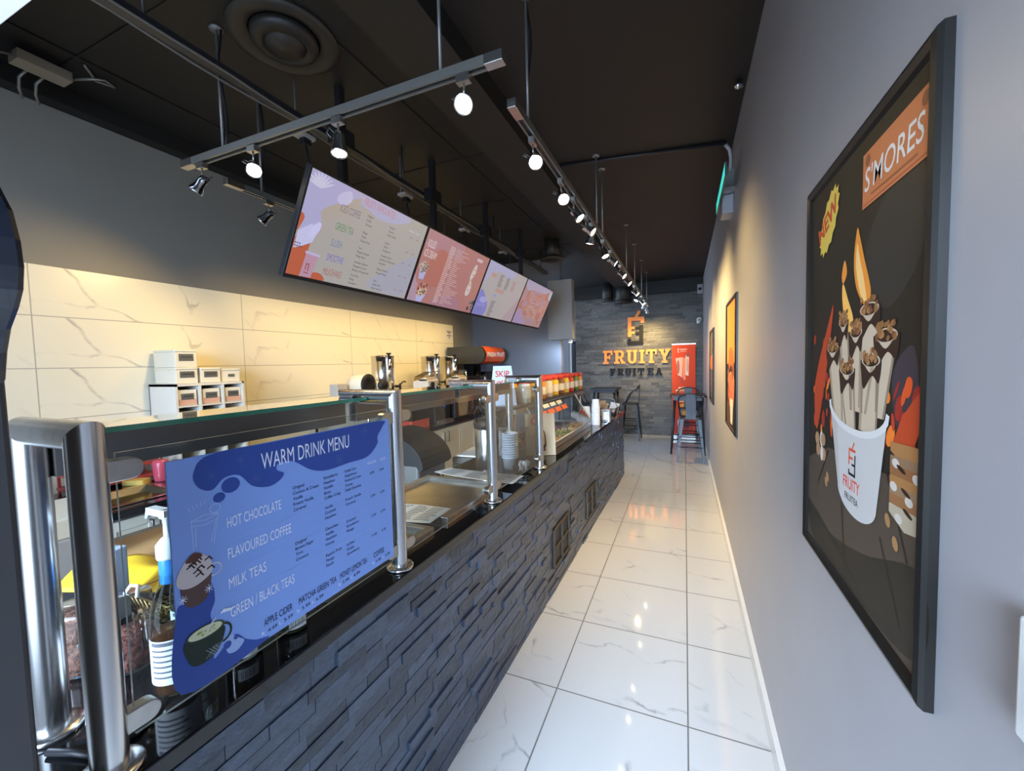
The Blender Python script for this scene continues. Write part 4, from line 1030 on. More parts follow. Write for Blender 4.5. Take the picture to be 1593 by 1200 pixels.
for k, nm in enumerate(('left', 'middle', 'right')):
    sbox('pink and white box in the upper %s pigeonhole' % nm, (-3.20, 1.835-.227+cw*(k+.5)+.002, .911+.605*.75+.006), .25, .120, .105, lid=False, front=PINK)
for k, nm in enumerate(('left', 'middle')):
    sbox('white box in the second row %s pigeonhole' % nm, (-3.20, 1.835-.227+cw*(k+.5)+.002, .911+.605*.5+.006), .25, .120, .110, lid=True, lab=False)
# raised steel shelf with the urns
t = thing('equipment_shelf', 'steel shelf raised over the back worktop carrying the drink urns', 'shelf', (-3.0, 4.05, .911))
MB().box(-.33, .38, -1.18, 1.10, .375, .40).build('shelf_board', STEELH, t, bevel=.003)
for x, y in ((-.30, -1.14), (.35, -1.14), (-.30, 1.06), (.35, 1.06)): MB().cyl((x, y, 0), (x, y, .376), .014).build('leg', STEEL, t)
zs = 1.312
URN = M('urn steel', (.62, .58, .50), .16, 1.)
def urn(label, y, s=1.):
    t = thing('drink_urn', label, 'urn', (-3.05, y, zs), 0, 'steel drink urns on the raised shelf')
    MB().lathe([(.125, 0), (.13, .01), (.13, .035), (.120, .045), (.120, .385), (.126, .392), (.126, .402), (.05, .412), (.001, .414)], seg=36).build('body', URN, t)
    MB().cyl((.125, -.045, .05), (.125, -.045, .402), .022).build('sight_tube', CHROME, t)
    MB().lathe([(.010, .40), (.012, .412), (.028, .425), (.028, .432), (.01, .434)], (.125, -.045, 0)).build('knob', BLK, t)
    MB().lathe([(.001, -.03), (.035, -.03), (.045, .015), (.045, .02)], (.07, -.12, .375)).build('lid_grip', BLK, t)
    mb = MB().cyl((.12, .05, .07), (.19, .05, .07), .014); mb.cyl((.185, .05, .03), (.185, .05, .10), .012); mb.tube([(.185, .05, .09), (.20, .09, .12), (.21, .12, .115)], .008); mb.build('tap', BLK, t)
urn('steel drink urn on the raised shelf, left one standing apart', 3.60)
urn('steel drink urn on the raised shelf, middle of the three', 4.52)
urn('steel drink urn on the raised shelf, right one nearest the black juicer', 4.97)
t = thing('drum_mixer', 'white drum with a black round face left of the first urn', 'mixer', (-2.93, 3.17, zs))
MB().lathe([(.04, -.15), (.09, -.13), (.105, -.06), (.105, .04), (.098, .05)], (0, 0, .115), axis=(1, .05, 0), seg=28).build('drum', M('cream drum', (.66, .60, .48), .35), t)
MB().lathe([(.100, .048), (.104, .055), (.104, .065), (.055, .072), (.03, .06), (.001, .06)], (0, 0, .115), axis=(1, .05, 0), seg=28).build('black_face', BLK, t)
MB().box(-.10, .06, -.07, .07, 0, .02).build('foot', BLK, t)
t = thing('drum_mixer', 'small white roller with a black round end between the drum and first urn', 'mixer', (-2.86, 3.33, zs))
MB().cyl((-.12, .03, .10), (.02, .0, .10), .04).box(-.09, -.02, -.02, .05, 0, .07).build('drum', M('cream drum', (.66, .60, .48), .35), t)
MB().cyl((.018, 0, .10), (.05, -.008, .10), .052).build('black_end', BLK, t)
o = MB().rbox(-.05, .05, -.06, .06, 0, .13, .008).build('control_box', M('grey beige box', (.40, .37, .34), .5), bevel=.003); o.location = (-3.05, 2.96, zs); tag(o, 'small grey box at the near end of the raised shelf', 'box')
def shaver(label, y):
    t = thing('ice_shaver', label, 'ice shaver', (-2.735, y, zs))
    MB().prism([(-.10, 0), (.10, 0), (.10, .12), (.06, .16), (-.10, .11)], -.11, .09, frame=Matrix.Translation((0, 0, 0)) @ Matrix.Rotation(PI/2, 4, 'X')).build('body', M('cream casing', (.60, .52, .40), .4), t, bevel=.008)
    MB().prism([(-.10, .112), (.05, .158), (.10, .215), (.06, .225), (-.10, .16)], -.10, .07, frame=Matrix.Rotation(PI/2, 4, 'X')).build('sloped_cover', glass('milky cover', (.80, .72, .58), .7, .2), t)
    MB().box(.098, .108, -.03, .03, .02, .10).build('chute', BLK, t)
    MB().cyl((.098, -.07, .07), (.112, -.07, .07), .015).build('dial', CHROME, t)
    MB().box(-.02, .09, -.09, .09, .118, .135).build('dark_lip', M('dark red lip', (.10, .03, .02), .4), t)
    MB().cyl((.09, .11, 0), (.09, .11, .22), .010).build('side_rod', CHROME, t)
shaver('cream ice shaver with sloped cover in front of the middle urn', 3.93)
shaver('cream ice shaver with sloped cover in front of the right urn', 4.62)
# the juicer
t = thing('juice_machine', 'big black juice machine with an orange FRESH FRUIT front', 'juicer', (-3.0, 5.72, .911))
JB = M('dark olive metal', (.045, .042, .032), .38, .3)
pr = [(-.30, .70), (-.30, .955), (.24, .955), (.295, .93), (.325, .88), (.335, .83), (.325, .78), (.295, .73), (.24, .70)]
MB().prism([(x-.012, z) for x, z in pr], -.36, .36, frame=Matrix.Rotation(PI/2, 4, 'X')).build('hood', JB, t)
og = [(.24, .957), (.297, .932), (.328, .88), (.338, .83), (.328, .78), (.297, .728), (.24, .698)]
fo = MB(); n = len(og); vs = [(x, y, z) for y in (-.345, .345) for x, z in og]; fo.faces(vs, [(k, k+1, n+k+1, n+k) for k in range(n-1)])
fo = fo.build('orange_front', M('orange front panel', (.70, .10, .015), .35), t)
A = Art((.340, -.345, .70), (0, 1, 0), (0, 0, 1)); A.text('FRESH FRUIT', .035, .105, .060, (.85, .80, .78), 2, w=.61, bold=.03); A.build('lettering', fo, world=False)
MB().box(-.30, -.05, -.33, .33, 0, .70).build('back_column', BLK, t, bevel=.004)
MB().rbox(-.05, .30, -.34, .34, 0, .10, .03).build('drip_tray', BLK, t, bevel=.004)
MB().lathe([(.10, .10), (.10, .66)], (.10, -.10, 0), seg=24).build('steel_tank', URN, t)
mb = MB().rbox(-.04, .25, -.32, -.22, .40, .52, .03).build('spout_block', BLK, t, bevel=.006)
MB().box(.22, .32, -.30, .33, .58, .69).build('front_panel', M('blue black panel', (.02, .022, .05), .3), t)
# things seen through the glass on the back worktop
t = thing('lidded_bin', 'clear food bin with a red base on the back worktop beside the black coffee machine', 'bin', (-2.82, 3.78, .911))
MB().rbox(-.12, .12, -.17, .17, .0, .09, .02).build('red_base', M('red plastic base', (.50, .06, .04), .4), t)
MB().rbox(-.118, .118, -.168, .168, .091, .24, .02).build('clear_cover', glass('clear cover', (.80, .74, .66), .8, .08), t)
t = thing('coffee_machine', 'black coffee machine on the back worktop under the raised shelf', 'coffee machine', (-2.85, 4.25, .911))
MB().rbox(-.20, .14, -.17, .17, 0, .33, .02).build('body', BLK, t, bevel=.004); MB().cyl((.14, .02, .22), (.165, .02, .22), .045).build('blue_dial', M('blue dial', (.03, .05, .25), .2), t); MB().box(.14, .20, -.14, .14, .0, .03).build('drip_tray', STEELH, t)
t = thing('microwave', 'black microwave on the back worktop right of the coffee machine', 'microwave', (-2.87, 4.80, .911))
MB().rbox(-.20, .18, -.30, .30, 0, .30, .01).build('case', BLKM, t, bevel=.004); d = MB().box(.178, .190, -.28, .13, .02, .28).build('door', M('brown glass door', (.05, .025, .015), .1), t); MB().tube([(.188, .10, .05), (.215, .10, .05), (.215, .10, .25), (.188, .10, .25)], .007).build('handle', CHROME, d)
o = MB().box(-.16, .14, -.11, .11, 0, .26).build('toaster_box', M('dark box with pale print', (.03, .032, .034), .5)); o.location = (-2.84, 5.24, .911); tag(o, 'dark grey box between the microwave and the juicer', 'box')
# ice bin with a curved lid
t = thing('ice_bin', 'grey bin with a curved dark lid in the aisle behind the counter', 'bin', (-1.97, 2.65, 0))
MB().rbox(-.20, .17, -.19, .19, 0, .86, .02).build('body', M('grey steel body', (.13, .125, .12), .5, .2), t, bevel=.003)
cv = [(-.20, .86), (-.20, 1.10)] + [(-.20+.42*math.sin(a), .845+.26*math.cos(a)) for a in (PI/2*k/10 for k in range(1, 11))] + [(.19, .82), (.16, .86)]
MB().prism(cv, -.20, .20, frame=Matrix.Rotation(PI/2, 4, 'X')).build('lid', M('dark plastic lid', (.016, .017, .019), .6, spec=.25), t, bevel=.004)
t = thing('tray_stand', 'low stand with steel trays between the bin and the airpot', 'stand', (-1.66, 3.15, 0))
for x, y in ((-.12, -.16), (.12, -.16), (-.12, .16), (.12, .16)): MB().box(x-.012, x+.012, y-.012, y+.012, 0, .70).build('leg', BLKM, t)
MB().box(-.14, .14, -.18, .18, .70, .715).build('shelf', STEELH, t)
for k in range(2):
    o = MB().rbox(-.15, .15, -.20, .20, 0, .05, .01).build('steel_tray', STEELH, bevel=.003); o.location = (-1.66, 3.15, .716+k*.056); tag(o, 'flat steel tray in the stand beside the airpot, %s' % ('lower one', 'upper one')[k], 'tray', 'steel trays in the low stand')
o = MB().box(-.13, .13, -.17, .17, 0, .012, rot=(0, 0, .08)).build('paper_stack', PAPER); o.location = (-1.66, 3.15, .829); tag(o, 'stack of papers lying on the steel trays behind the airpot', 'papers')
# notice on the tiles
t = thing('wall_notice', 'small white printed notice at the top right corner of the tiles', 'notice', (XL+.013, 5.50, 1.98))
MB().box(0, .002, -.085, .085, 0, .17).build('page', PAPER, t)
A = Art((.0022, -.085, 0), (0, 1, 0), (0, 0, 1))
for v, w in ((.125, .13), (.100, .05), (.065, .12), (.035, .04)): A.rect(.085-w/2, v, .085+w/2, v+.016, (.12, .12, .11), 3)
A.build('print', t, world=False)
# ================================================================== TRACK LIGHTS
RAIL = M('grey track rail', (.26, .25, .23), .4, .7); SLOT = M('track slot', (.02, .02, .02), .5); RODM = M('grey rod', (.22, .22, .22), .4, .5)
ZT2 = 2.66
def track(label, p0, p1, rods, wrap=()):
    p0, p1 = Vector((*p0, ZT2)), Vector((*p1, ZT2)); d = p1-p0; L = d.length; rz = math.atan2(d.y, d.x)
    t = thing('lighting_track', label, 'track', p0, rz, 'ceiling lighting tracks')
    mb = MB().box(.03, L-.03, -.018, .018, .006, .018).box(.03, L-.03, -.018, -.010, -.016, .006).box(.03, L-.03, .010, .018, -.016, .006)
    mb.build('rail', RAIL, t); MB().box(.03, L-.03, -.010, .010, -.006, .0055).build('slot', SLOT, t)
    for a, b in ((0, .10), (L-.07, L)): MB().box(a, b, -.019, .019, -.018, .019).build('end_cap', STEELH, t, bevel=.002)
    for r in rods:
        MB().cyl((r, 0, .018), (r, 0, ZC-ZT2-.008), .0065, seg=8).lathe([(.03, ZC-ZT2-.010), (.03, ZC-ZT2)], (r, 0, 0), seg=12).build('hanging_rod', RODM, t)
    for r in wrap:
        MB().tube([(r+.012, .012*math.sin(k*.9), .02+k*.07) for k in range(9)], .006, seg=6).build('feed_cable', BLK, t)
    return t
TA0, TA1 = (-2.385, 1.36), (-.575, 1.36)
track('short lighting track hung across the room in front of the menu screens', TA0, TA1, (.315, 1.555), (.325,))
track('long lighting track running down the aisle towards the stone wall', (-.65, 1.60), (-.65, 8.45), (.20, 1.77, 2.02, 3.6, 4.5, 5.5, 6.5), (.21,))
track('lighting track along the kitchen side behind the menu screens', (-2.375, 1.56), (-2.375, 6.05), (.22, 2.3, 4.1), (.23,))
HEADM = {}
def head_parts(on):
    if on in HEADM: return HEADM[on]
    h = MB().lathe([(.012, .028), (.022, .024), (.024, .0), (.024, -.030), (.030, -.044), (.034, -.062), (.034, -.066), (.030, -.066), (.027, -.050)], seg=20)
    me = h.build('lamp_head', CHROME); l = MB().lathe([(.001, -.058), (.0295, -.0625)], seg=20).build('lens', LAMPON if on == 1 else LAMPDIM if on else M('unlit lens', (.5, .5, .5), .2))
    hp = (me.data, l.data)
    bpy.data.objects.remove(me); bpy.data.objects.remove(l)
    a = MB().box(-.026, .026, -.014, .014, -.028, -.002).cyl((0, 0, -.075), (0, 0, -.028), .0045, seg=8).build('adapter', STEELH, bevel=.002); ad = a.data; bpy.data.objects.remove(a)
    w = MB().tube([(.014, 0, .02), (.035, .0, .045), (.045, 0, .02), (.030, 0, .0)], .0025, seg=6).build('lead', RODM); wd = w.data; bpy.data.objects.remove(w)
    HEADM[on] = hp + (ad, wd)
    return HEADM[on]
def spot(label, x, y, aim, on=1, group='track spotlights', rz=0., power=1., cone=80, blend=.85):
    t = thing('track_spotlight', label, 'spotlight', (x, y, ZT2-.016), 0, group)
    hm, lm, am, wm = head_parts(on)
    def add(n, me, p):
        o = bpy.data.objects.new(n, me); C.objects.link(o); o.parent = p; return o
    a = add('adapter', am, t); a.rotation_euler = (0, 0, rz)
    h = add('lamp_head', hm, t); h.location = (0, 0, -.088); a3 = Vector(aim).normalized(); h.rotation_euler = a3.to_track_quat('-Z', 'Y').to_euler()
    add('lens', lm, h); add('lead', wm, h)
    if on and power:
        l = lamp('spot beam', 'SPOT', Vector((x, y, ZT2-.104)) + a3*.075, aim, TRACK_W*power, WARM, spot_size=math.radians(cone), spot_blend=blend, shadow_soft_size=.025)
        l['label'] = 'beam'
        del l['label']
ga = 'spotlights on the short cross track'
spot('unlit spotlight at the left end of the short cross track', -2.24, 1.36, (-.45, -.25, -.7), 0, ga)
spot('lit spotlight second from the left on the short cross track', -1.86, 1.36, (.55, -.40, -.62), 1, ga, power=.2)
spot('lit spotlight third from the left on the short cross track, above the first screen', -1.335, 1.36, (.1, -.10, -.9), 1, ga, power=.8)
spot('lit spotlight at the right end of the short cross track', -.735, 1.36, (.25, -.55, -.55), 1, ga, power=.15)
gb = 'spotlights on the long aisle track'
nth = ['nearest', 'second', 'third', 'fourth', 'fifth', 'sixth', 'seventh', 'eighth', 'ninth', 'tenth', 'eleventh', 'twelfth', 'thirteenth', 'fourteenth', 'farthest']
for i, (y, aim) in enumerate(((1.86, (.35, -.55, -.6)), (2.33, (.35, -.55, -.6)), (2.62, (.55, -.05, -.65)), (2.97, (.7, -.02, -.5)), (3.15, (-.25, .1, -.9)), (3.62, (.35, -.15, -.8)), (4.0, (.7, .1, -.5)),
    (4.64, (.7, -.1, -.55)), (5.12, (.7, -.1, -.55)), (5.98, (.7, -.1, -.55)), (6.5, (-.35, -.3, -.7)), (7.0, (.6, -.2, -.7)), (7.5, (-.25, .75, -.55)), (7.9, (.1, .75, -.55)), (8.25, (-.1, .7, -.6)))):
    spot('%s spotlight from the camera on the long aisle track' % nth[i], -.65, y, aim, 1, gb, PI/2, power=(.15 if i < 2 else .6 if i == 2 else 1.7 if i == 3 else 2.9 if i < 12 else 3.2), cone=(74 if i < 3 else 96 if i < 12 else 80), blend=1.0)
gc = 'spotlights on the kitchen track'
for i, y in enumerate((1.82, 2.30, 2.80, 3.30, 3.80, 4.30, 4.80, 5.30, 5.75)):
    spot('%s spotlight from the camera on the kitchen side track' % nth[i] if i < 8 else 'last spotlight on the kitchen side track by the partition', -2.375, y, (-.62, (-.5 if i == 0 else .05), -.78) if i < 8 else (.2, -.6, -.7), 2 if i < 8 else 1, gc, PI/2, power=((1.15 if i == 0 else .66) if i < 8 else .5), cone=104)
o = thing('ceiling_spotlight', 'tiny bright lamp under the pale soffit by the hall doorway', 'spotlight', (-1.62, 6.2, 1.955))
MB().lathe([(.03, -.05), (.032, -.03), (.02, 0)], seg=14).build('lamp_can', WHT, o); MB().lathe([(.001, -.052), (.028, -.051)], seg=14).build('lens', LAMPON, o)
lamp('partition blue fill', 'SPOT', (-1.64, 6.02, 1.87), (-.5, .25, -.8), 34, (.55, .74, 1), spot_size=2.6, spot_blend=.9, shadow_soft_size=.04)  # added blue fill to brighten the partition, set out in front of the soffit

# ================================================================== MENU SCREENS
SU, SV = Vector((0, 1, 0)), Vector((.4242, 0, .9056)); SN = SU.cross(SV)
SW, SHH = .951, .541
def frame_of(O): return Matrix(((SU.x, SV.x, SN.x, O.x), (SU.y, SV.y, SN.y, O.y), (SU.z, SV.z, SN.z, O.z), (0, 0, 0, 1)))
def screen(i, label, art):
    O = Vector((-1.82, 1.446+.9565*i, 2.054))
    t = thing('menu_screen', label, 'screen', (-1.82, O.y+SW/2, 2.054), 0, 'hanging menu screens above the counter')
    F = frame_of(O)
    MB().prism([(0, 0), (SW, 0), (SW, SHH), (0, SHH)], -.032, 0, frame=F).build('bezel', BLK, t, world=True, bevel=.002)
    A = Art(O+SN*.0006, SU, SV, emit=1.0)
    e = .011; A.rect(e, .020, SW-e, SHH-e, (.40, .38, .36), 1)
    A.clip = (e, .020, SW-e, SHH-e); art(A, e, .020, SW-e, SHH-e); A.build('display', t)
    mb = MB().box(-1.885, -1.845, O.y+SW/2-.02, O.y+SW/2+.02, 2.36, ZC); mb.box(-1.90, -1.83, O.y+SW/2-.07, O.y+SW/2+.07, 2.90, 3.0)
    mb.box(-1.86, -1.745, O.y+SW/2-.05, O.y+SW/2+.05, 2.33, 2.37)
    mb.build('ceiling_pole', BLK, t, world=True)
def noise_patches(A, e, f, r, s, cols, n, a, b, L=1.5):
    for k in range(n):
        w, h = random.uniform(*a), random.uniform(*b)
        A.ell(random.uniform(e+w, r-w), random.uniform(f+h, s-h), w, h, random.choice(cols), L, 14, random.uniform(-.6, .6))
LAV, CREAMS, ORG = (.40, .40, .78), (.42, .40, .37), (.44, .10, .05)
def grad(A, e, f, r, s, cols, L=1.2):
    n = len(cols)
    for k, c in enumerate(cols): A.rect(e+(r-e)*k/n, f, e+(r-e)*(k+1)/n, s, c, L)
def art1(A, e, f, r, s):
    A.rect(e, f, r, s, (0.355, 0.339, 0.329), 1.1)
    A.blob([(e+.002, s-.002), (.30, s-.002), (.34, .47), (.25, .42), (.16, .36), (.10, .27), (e+.002, .26)], (0.355, 0.355, 0.575), 1.5)
    A.blob([(.30, s-.002), (r-.2, s-.002), (r-.25, .47), (.52, .44), (.42, .46), (.33, .48)], (0.368, 0.362, 0.537), 1.5)
    A.blob([(.55, .06), (.75, .03), (.92, .05), (.93, .3), (.80, .26), (.66, .16)], (0.329, 0.329, 0.406), 1.4)
    A.blob([(.12, .37), (.22, .44), (.34, .50), (.30, .42), (.20, .36), (.14, .32)], (0.367, 0.335, 0.302), 2)
    for k in range(9):   # pale palm leaf
        a = .5+k*.28; A.blob([(.08, .46), (.08+.05*math.cos(a), .46+.05*math.sin(a)), (.08+.085*math.cos(a+.12), .46+.075*math.sin(a+.12)), (.08+.05*math.cos(a+.25), .46+.045*math.sin(a+.25))], (0.507, 0.513, 0.682), 2.2)
    A.blob([(.20, .48), (.26, .51), (.28, .47), (.24, .43), (.19, .44)], (0.461, 0.461, 0.656), 2)
    # cups on orange
    A.blob([(e, .32), (.035, .305), (.02, .25), (e, .24)], ORG, 2.4); A.blob([(e, .20), (.06, .20), (.10, .205), (.095, .12), (.085, .02), (e, f)], ORG, 2.4)
    A.blob([(.10, f), (.17, .055), (.22, .05), (.235, f)], ORG, 2.4)
    A.poly([(.005+e, .15), (.02, .24), (.085, .29), (.125, .25), (.11, .20), (.06, .17)], (0.484, 0.490, 0.730), 3); A.ell(.108, .262, .022, .05, (0.510, 0.510, 0.769), 3.3, rot=-.5)
    for k in range(7): A.ell(.022+.012*(k % 4), .165+.014*(k//4), .004, .004, (0.069, 0.049, 0.082), 3.6, 8)
    A.poly([(.088, f+.002), (.095, .145), (.172, .142), (.155, f+.002)], (0.426, 0.251, 0.348), 3.4); A.line([(.092, .147), (.175, .143)], .012, (0.450, 0.398, 0.645), 3.8)
    A.line([(.112, .06), (.112, .09), (.128, .09), (.128, .055)], .006, (0.299, 0.072, 0.078), 4); A.line([(.108, .045), (.134, .043)], .005, (0.299, 0.072, 0.078), 4)
    A.text('FRUITY FAVOURITES', .364, .478, .040, (0.470, 0.211, 0.224), 5, w=.253)
    for q, v, w, c in (('ICED COFFEE', .398, .140, (0.178, 0.159, 0.217)), ('GREEN TEA', .302, .126, (0.103, 0.246, 0.116)), ('SLUSH', .214, .072, (0.135, 0.200, 0.369)), ('SMOOTHIE', .134, .112, (0.156, 0.130, 0.454)), ('MILKSHAKE', .056, .127, (0.350, 0.117, 0.117))): A.text(q, .221, v, .038, c, 5, w=w)
    K = (0.053, 0.050, 0.053)
    for v, ls in ((.428, ('Original', 'Vanilla', 'Coconut')), (.334, ('Mango', 'Peach', 'Passion Fruit')), (.246, ('Taro', 'Mango Pineapple', 'Mango Peach')), (.163, ('Strawberry Banana', 'Pineapple Coconut', 'Blueberry Pomegranate')), (.085, ('Taro Oreo', 'Mango', 'Strawberry'))): col(A, .411, v, ls, .0125, .0235, K, .78)
    for v, ls in ((.420, ('Hazelnut', 'Caramel', 'French Vanilla')), (.325, ('Lychee', 'Grape', 'Pomegranate')), (.245, ('Strawberry Kiwi', 'Strawberry Watermelon', 'Honeydew')), (.160, ('Mango Strawberry', 'Pineapple Mango')), (.085, ('Oreo', 'Coffee Crisp', 'Dubai Chocolate'))): col(A, .600, v, ls, .0125, .0235, K, .78)
    A.text('REGULAR', .775, .452, .010, (0.554, 0.567, 0.749), 5, w=.05); A.text('LARGE', .84, .452, .010, (0.554, 0.567, 0.749), 5, w=.04)
    for v, a, b in ((.413, '4.49', '5.49'), (.318, '5.49', '6.49'), (.243, '6.49', '7.49'), (.155, '6.99', '7.99'), (.062, '7.49', '8.49')): A.text(a, .80, v, .010, (0.239, 0.122, 0.128), 5, w=.03); A.text(b, .862, v, .010, (0.239, 0.122, 0.128), 5, w=.03)
def rolls(A, u, v, r, c):
    for k in range(16):
        a = random.uniform(0, 2*PI); q = r*math.sqrt(random.random()); x, y = u+q*math.cos(a), v+q*math.sin(a)*.8
        A.ell(x, y, r*.28, r*.34, random.choice(c), 4+k*.05, 12); A.ell(x+.002, y, r*.14, r*.17, (0.050, 0.038, 0.038), 4.03+k*.05, 10)
def art2(A, e, f, r, s):
    A.rect(e, f, r, s, (0.375, 0.168, 0.161), 1.1)
    A.blob([(e, s), (.5, s), (.42, .40), (.25, .44), (.12, .40), (e, .42)], (0.368, 0.193, 0.226), 1.5); A.blob([(.3, f), (.7, f), (.62, .12), (.4, .10)], (0.337, 0.175, 0.220), 1.5)
    A.blob([(.10, .25), (.2, .42), (.34, .40), (.36, .20), (.2, .15)], (0.383, 0.140, 0.117), 1.6); A.blob([(.72, .3), (.86, .42), (r, .40), (r, .15), (.8, .1)], (0.391, 0.177, 0.157), 1.6)
    A.blob([(e, f), (.16, f), (.14, .10), (.05, .16), (e, .2)], (0.369, 0.252, 0.330), 1.7)
    A.text('ROLLED', .045, .415, .050, (0.654, 0.569, 0.595), 5, w=.09); A.text('ICE CREAM', .035, .345, .050, (0.654, 0.569, 0.595), 5, w=.145)
    rolls(A, .085, .27, .048, [(0.534, 0.456, 0.404), (0.341, 0.276, 0.250), (0.083, 0.057, 0.057)]); A.poly([(.045, .25), (.125, .25), (.115, .185), (.06, .185)], (0.374, 0.374, 0.621), 3)
    rolls(A, .145, .115, .060, [(0.497, 0.368, 0.238), (0.418, 0.139, 0.113), (0.607, 0.542, 0.445)]); A.poly([(.09, .085), (.20, .085), (.175, f+.004), (.11, f+.004)], (0.380, 0.393, 0.671), 3)
    rolls(A, .89, .085, .060, [(0.252, 0.188, 0.188), (0.432, 0.368, 0.368), (0.067, 0.048, 0.061)])
    for k in range(31):
        v = .478-.0145*k
        A.rect(.318, v, .318+.055+.03*random.random(), v+.0065, (0.558, 0.422, 0.441), 4); A.rect(.41, v, .46+.16*random.random(), v+.005, (0.516, 0.361, 0.374), 4)
    A.blob([(.745, .42), (.78, .43), (.79, .36), (.765, .30), (.80, .24), (.79, .17), (.74, .165), (.73, .22), (.745, .28), (.725, .33)], (0.539, 0.474, 0.448), 4)
    for k in range(5): A.ell(.762+.004*(k % 2), .21+k*.045, .012, .006, (0.289, 0.191, 0.191), 5, 8)
    A.rect(.745, .465, .84, .49, (0.544, 0.414, 0.466), 4)
def art3(A, e, f, r, s):
    A.rect(e, f, r, s, (0.370, 0.341, 0.344), 1.1)
    A.blob([(e, s), (.6, s), (.55, .44), (.3, .47), (.12, .42), (e, .3)], (0.350, 0.343, 0.505), 1.5); A.blob([(.7, f), (r, f), (r, .3), (.85, .22), (.75, .12)], (0.359, 0.281, 0.320), 1.5)
    A.blob([(e, f), (.22, f), (.25, .12), (.16, .20), (.06, .26), (e, .22)], (0.197, 0.197, 0.495), 2); A.poly([(.04, .13), (.22, .14), (.17, f+.003), (.06, f+.003)], (0.233, 0.233, 0.531), 3); A.ell(.13, .17, .07, .03, (0.323, 0.323, 0.608), 3.3)
    for k in range(5): A.line([(.06+.025*k, .03), (.07+.025*k, .10)], .008, (0.116, 0.103, 0.297), 4)
    A.rect(.12, .40, .22, .435, (0.422, 0.260, 0.228), 4); A.rect(.30, .275, .50, .315, (0.410, 0.267, 0.241), 4); A.rect(.30, .23, .36, .25, (0.238, 0.277, 0.471), 4)
    for c, n, v0 in ((.30, 8, .44), (.46, 8, .435), (.62, 7, .425)):
        for k in range(n): A.rect(c, v0-.0155*k, c+.06+.03*random.random(), v0-.0155*k+.007, (0.139, 0.120, 0.133) if c < .6 else (0.336, 0.180, 0.180), 4)
    for k in range(13): A.rect(.30, .18-.0125*k, .36+.05*random.random(), .186-.0125*k, (0.159, 0.139, 0.172), 4)
def art4(A, e, f, r, s):
    A.rect(e, f, r, s, (0.341, 0.205, 0.205), 1.1)
    noise_patches(A, e, f, r, s, [(0.357, 0.156, 0.117), (0.331, 0.214, 0.253), (0.364, 0.190, 0.157), (0.304, 0.213, 0.291), (0.360, 0.230, 0.217)], 70, (.03, .10), (.02, .06))
    A.blob([(e, s), (.8, s), (.7, .46), (.3, .44), (.1, .42)], (0.338, 0.299, 0.416), 2); A.blob([(r, .5), (r, .4), (.86, .42), (.84, .5)], (0.333, 0.411, 0.515), 2.2); A.blob([(e, f), (.4, f), (.25, .12), (.08, .2)], (0.297, 0.232, 0.374), 2)
    for c in (0.241, 0.370, 0.500):
        for k in range(12): A.rect(c, .40-.026*k, c+.06+.07*random.random(), .408-.026*k, random.choice(((0.398, 0.217, 0.178), (0.241, 0.137, 0.124), (0.426, 0.284, 0.232))), 4)
screen(0, 'nearest hanging screen, grey menu headed FRUITY FAVOURITES', art1)
screen(1, 'second hanging screen, pink menu headed ROLLED ICE CREAM', art2)
screen(2, 'third hanging screen, grey lavender menu with a blue drink corner', art3)
screen(3, 'farthest hanging screen, mottled orange and mauve menu', art4)
# ================================================================== CEILING SERVICES
t = thing('cable_tray', 'black cable tray with grey cables running above the menu screens', 'cable tray', (-1.945, 3.2, 2.95))
MB().box(-.022, .022, -2.75, 2.85, 0, .035).build('channel', BLKM, t)
for dx, ph in ((.03, 0), (-.03, 1.4)):
    MB().tube([(dx+.006*math.sin(k*.7+ph), -2.7+5.5*k/40, .006-.012*abs(math.sin(k*.55+ph))) for k in range(41)], .0055, seg=6).build('cable', M('grey cable', (.12, .115, .105), .5), t)
for y in (-2.2, -.6, 1.0, 2.6): MB().cyl((0, y, .035), (0, y, ZC-2.95), .006, BLKM, seg=8).build('hanger', BLKM, t)
for i, n in enumerate(('first', 'second', 'third', 'fourth')):
    y = 1.80+.94*i; t = thing('ceiling_outlet', 'pale socket box hanging by the cable tray behind the %s screen' % n, 'outlet', (-2.03, y, 2.93), 0, 'socket boxes along the cable tray')
    MB().box(-.035, .035, -.055, .055, 0, .02).build('box', M('pale grey plate', (.36, .34, .31), .5), t, bevel=.002)
    MB().box(-.02, .02, -.015, .035, -.035, -.001).build('plug', BLK, t)
    MB().tube([(0, .01, -.03), (.01, .02, -.12), (.04, .03, -.30), (.05, .04, -.42)], .006, seg=6).build('flex', BLK, t)
    MB().cyl((-.02, -.03, .02), (-.02, -.03, ZC-2.93), .006, seg=8).build('drop_rod', RODM, t)
DARKD = M('dark painted metal', (.018, .016, .014), .5)
t = thing('ceiling_diffuser', 'large round black air diffuser set in the ceiling above the cross track', 'air vent', (-1.83, 1.54, ZC))
MB().lathe([(.25, 0), (.25, -.012), (.215, -.020), (.165, -.004), (.16, 0)], seg=40).build('outer_ring', M('dark brown ring', (.026, .022, .018), .5), t)
MB().lathe([(.155, 0), (.15, -.03), (.10, -.045), (.09, -.01)], seg=36).build('middle_cone', DARKD, t)
MB().lathe([(.095, -.012), (.09, -.040), (.001, -.052)], seg=30).build('centre_disc', M('dark brown ring', (.026, .022, .018), .5), t)
t = thing('duct_drop', 'black round duct drop with a flanged vent beyond the fourth screen', 'air duct', (-1.64, 5.38, ZC))
MB().cyl((0, 0, -.24), (0, 0, 0), .10, seg=28).build('duct', DARKD, t); MB().lathe([(.165, -.262), (.165, -.25), (.10, -.235)], seg=30).build('flange', M('dark brown ring', (.026, .022, .018), .5), t); MB().lathe([(.10, -.262), (.05, -.275), (.001, -.27)], seg=24).build('vent_cone', BLK, t)
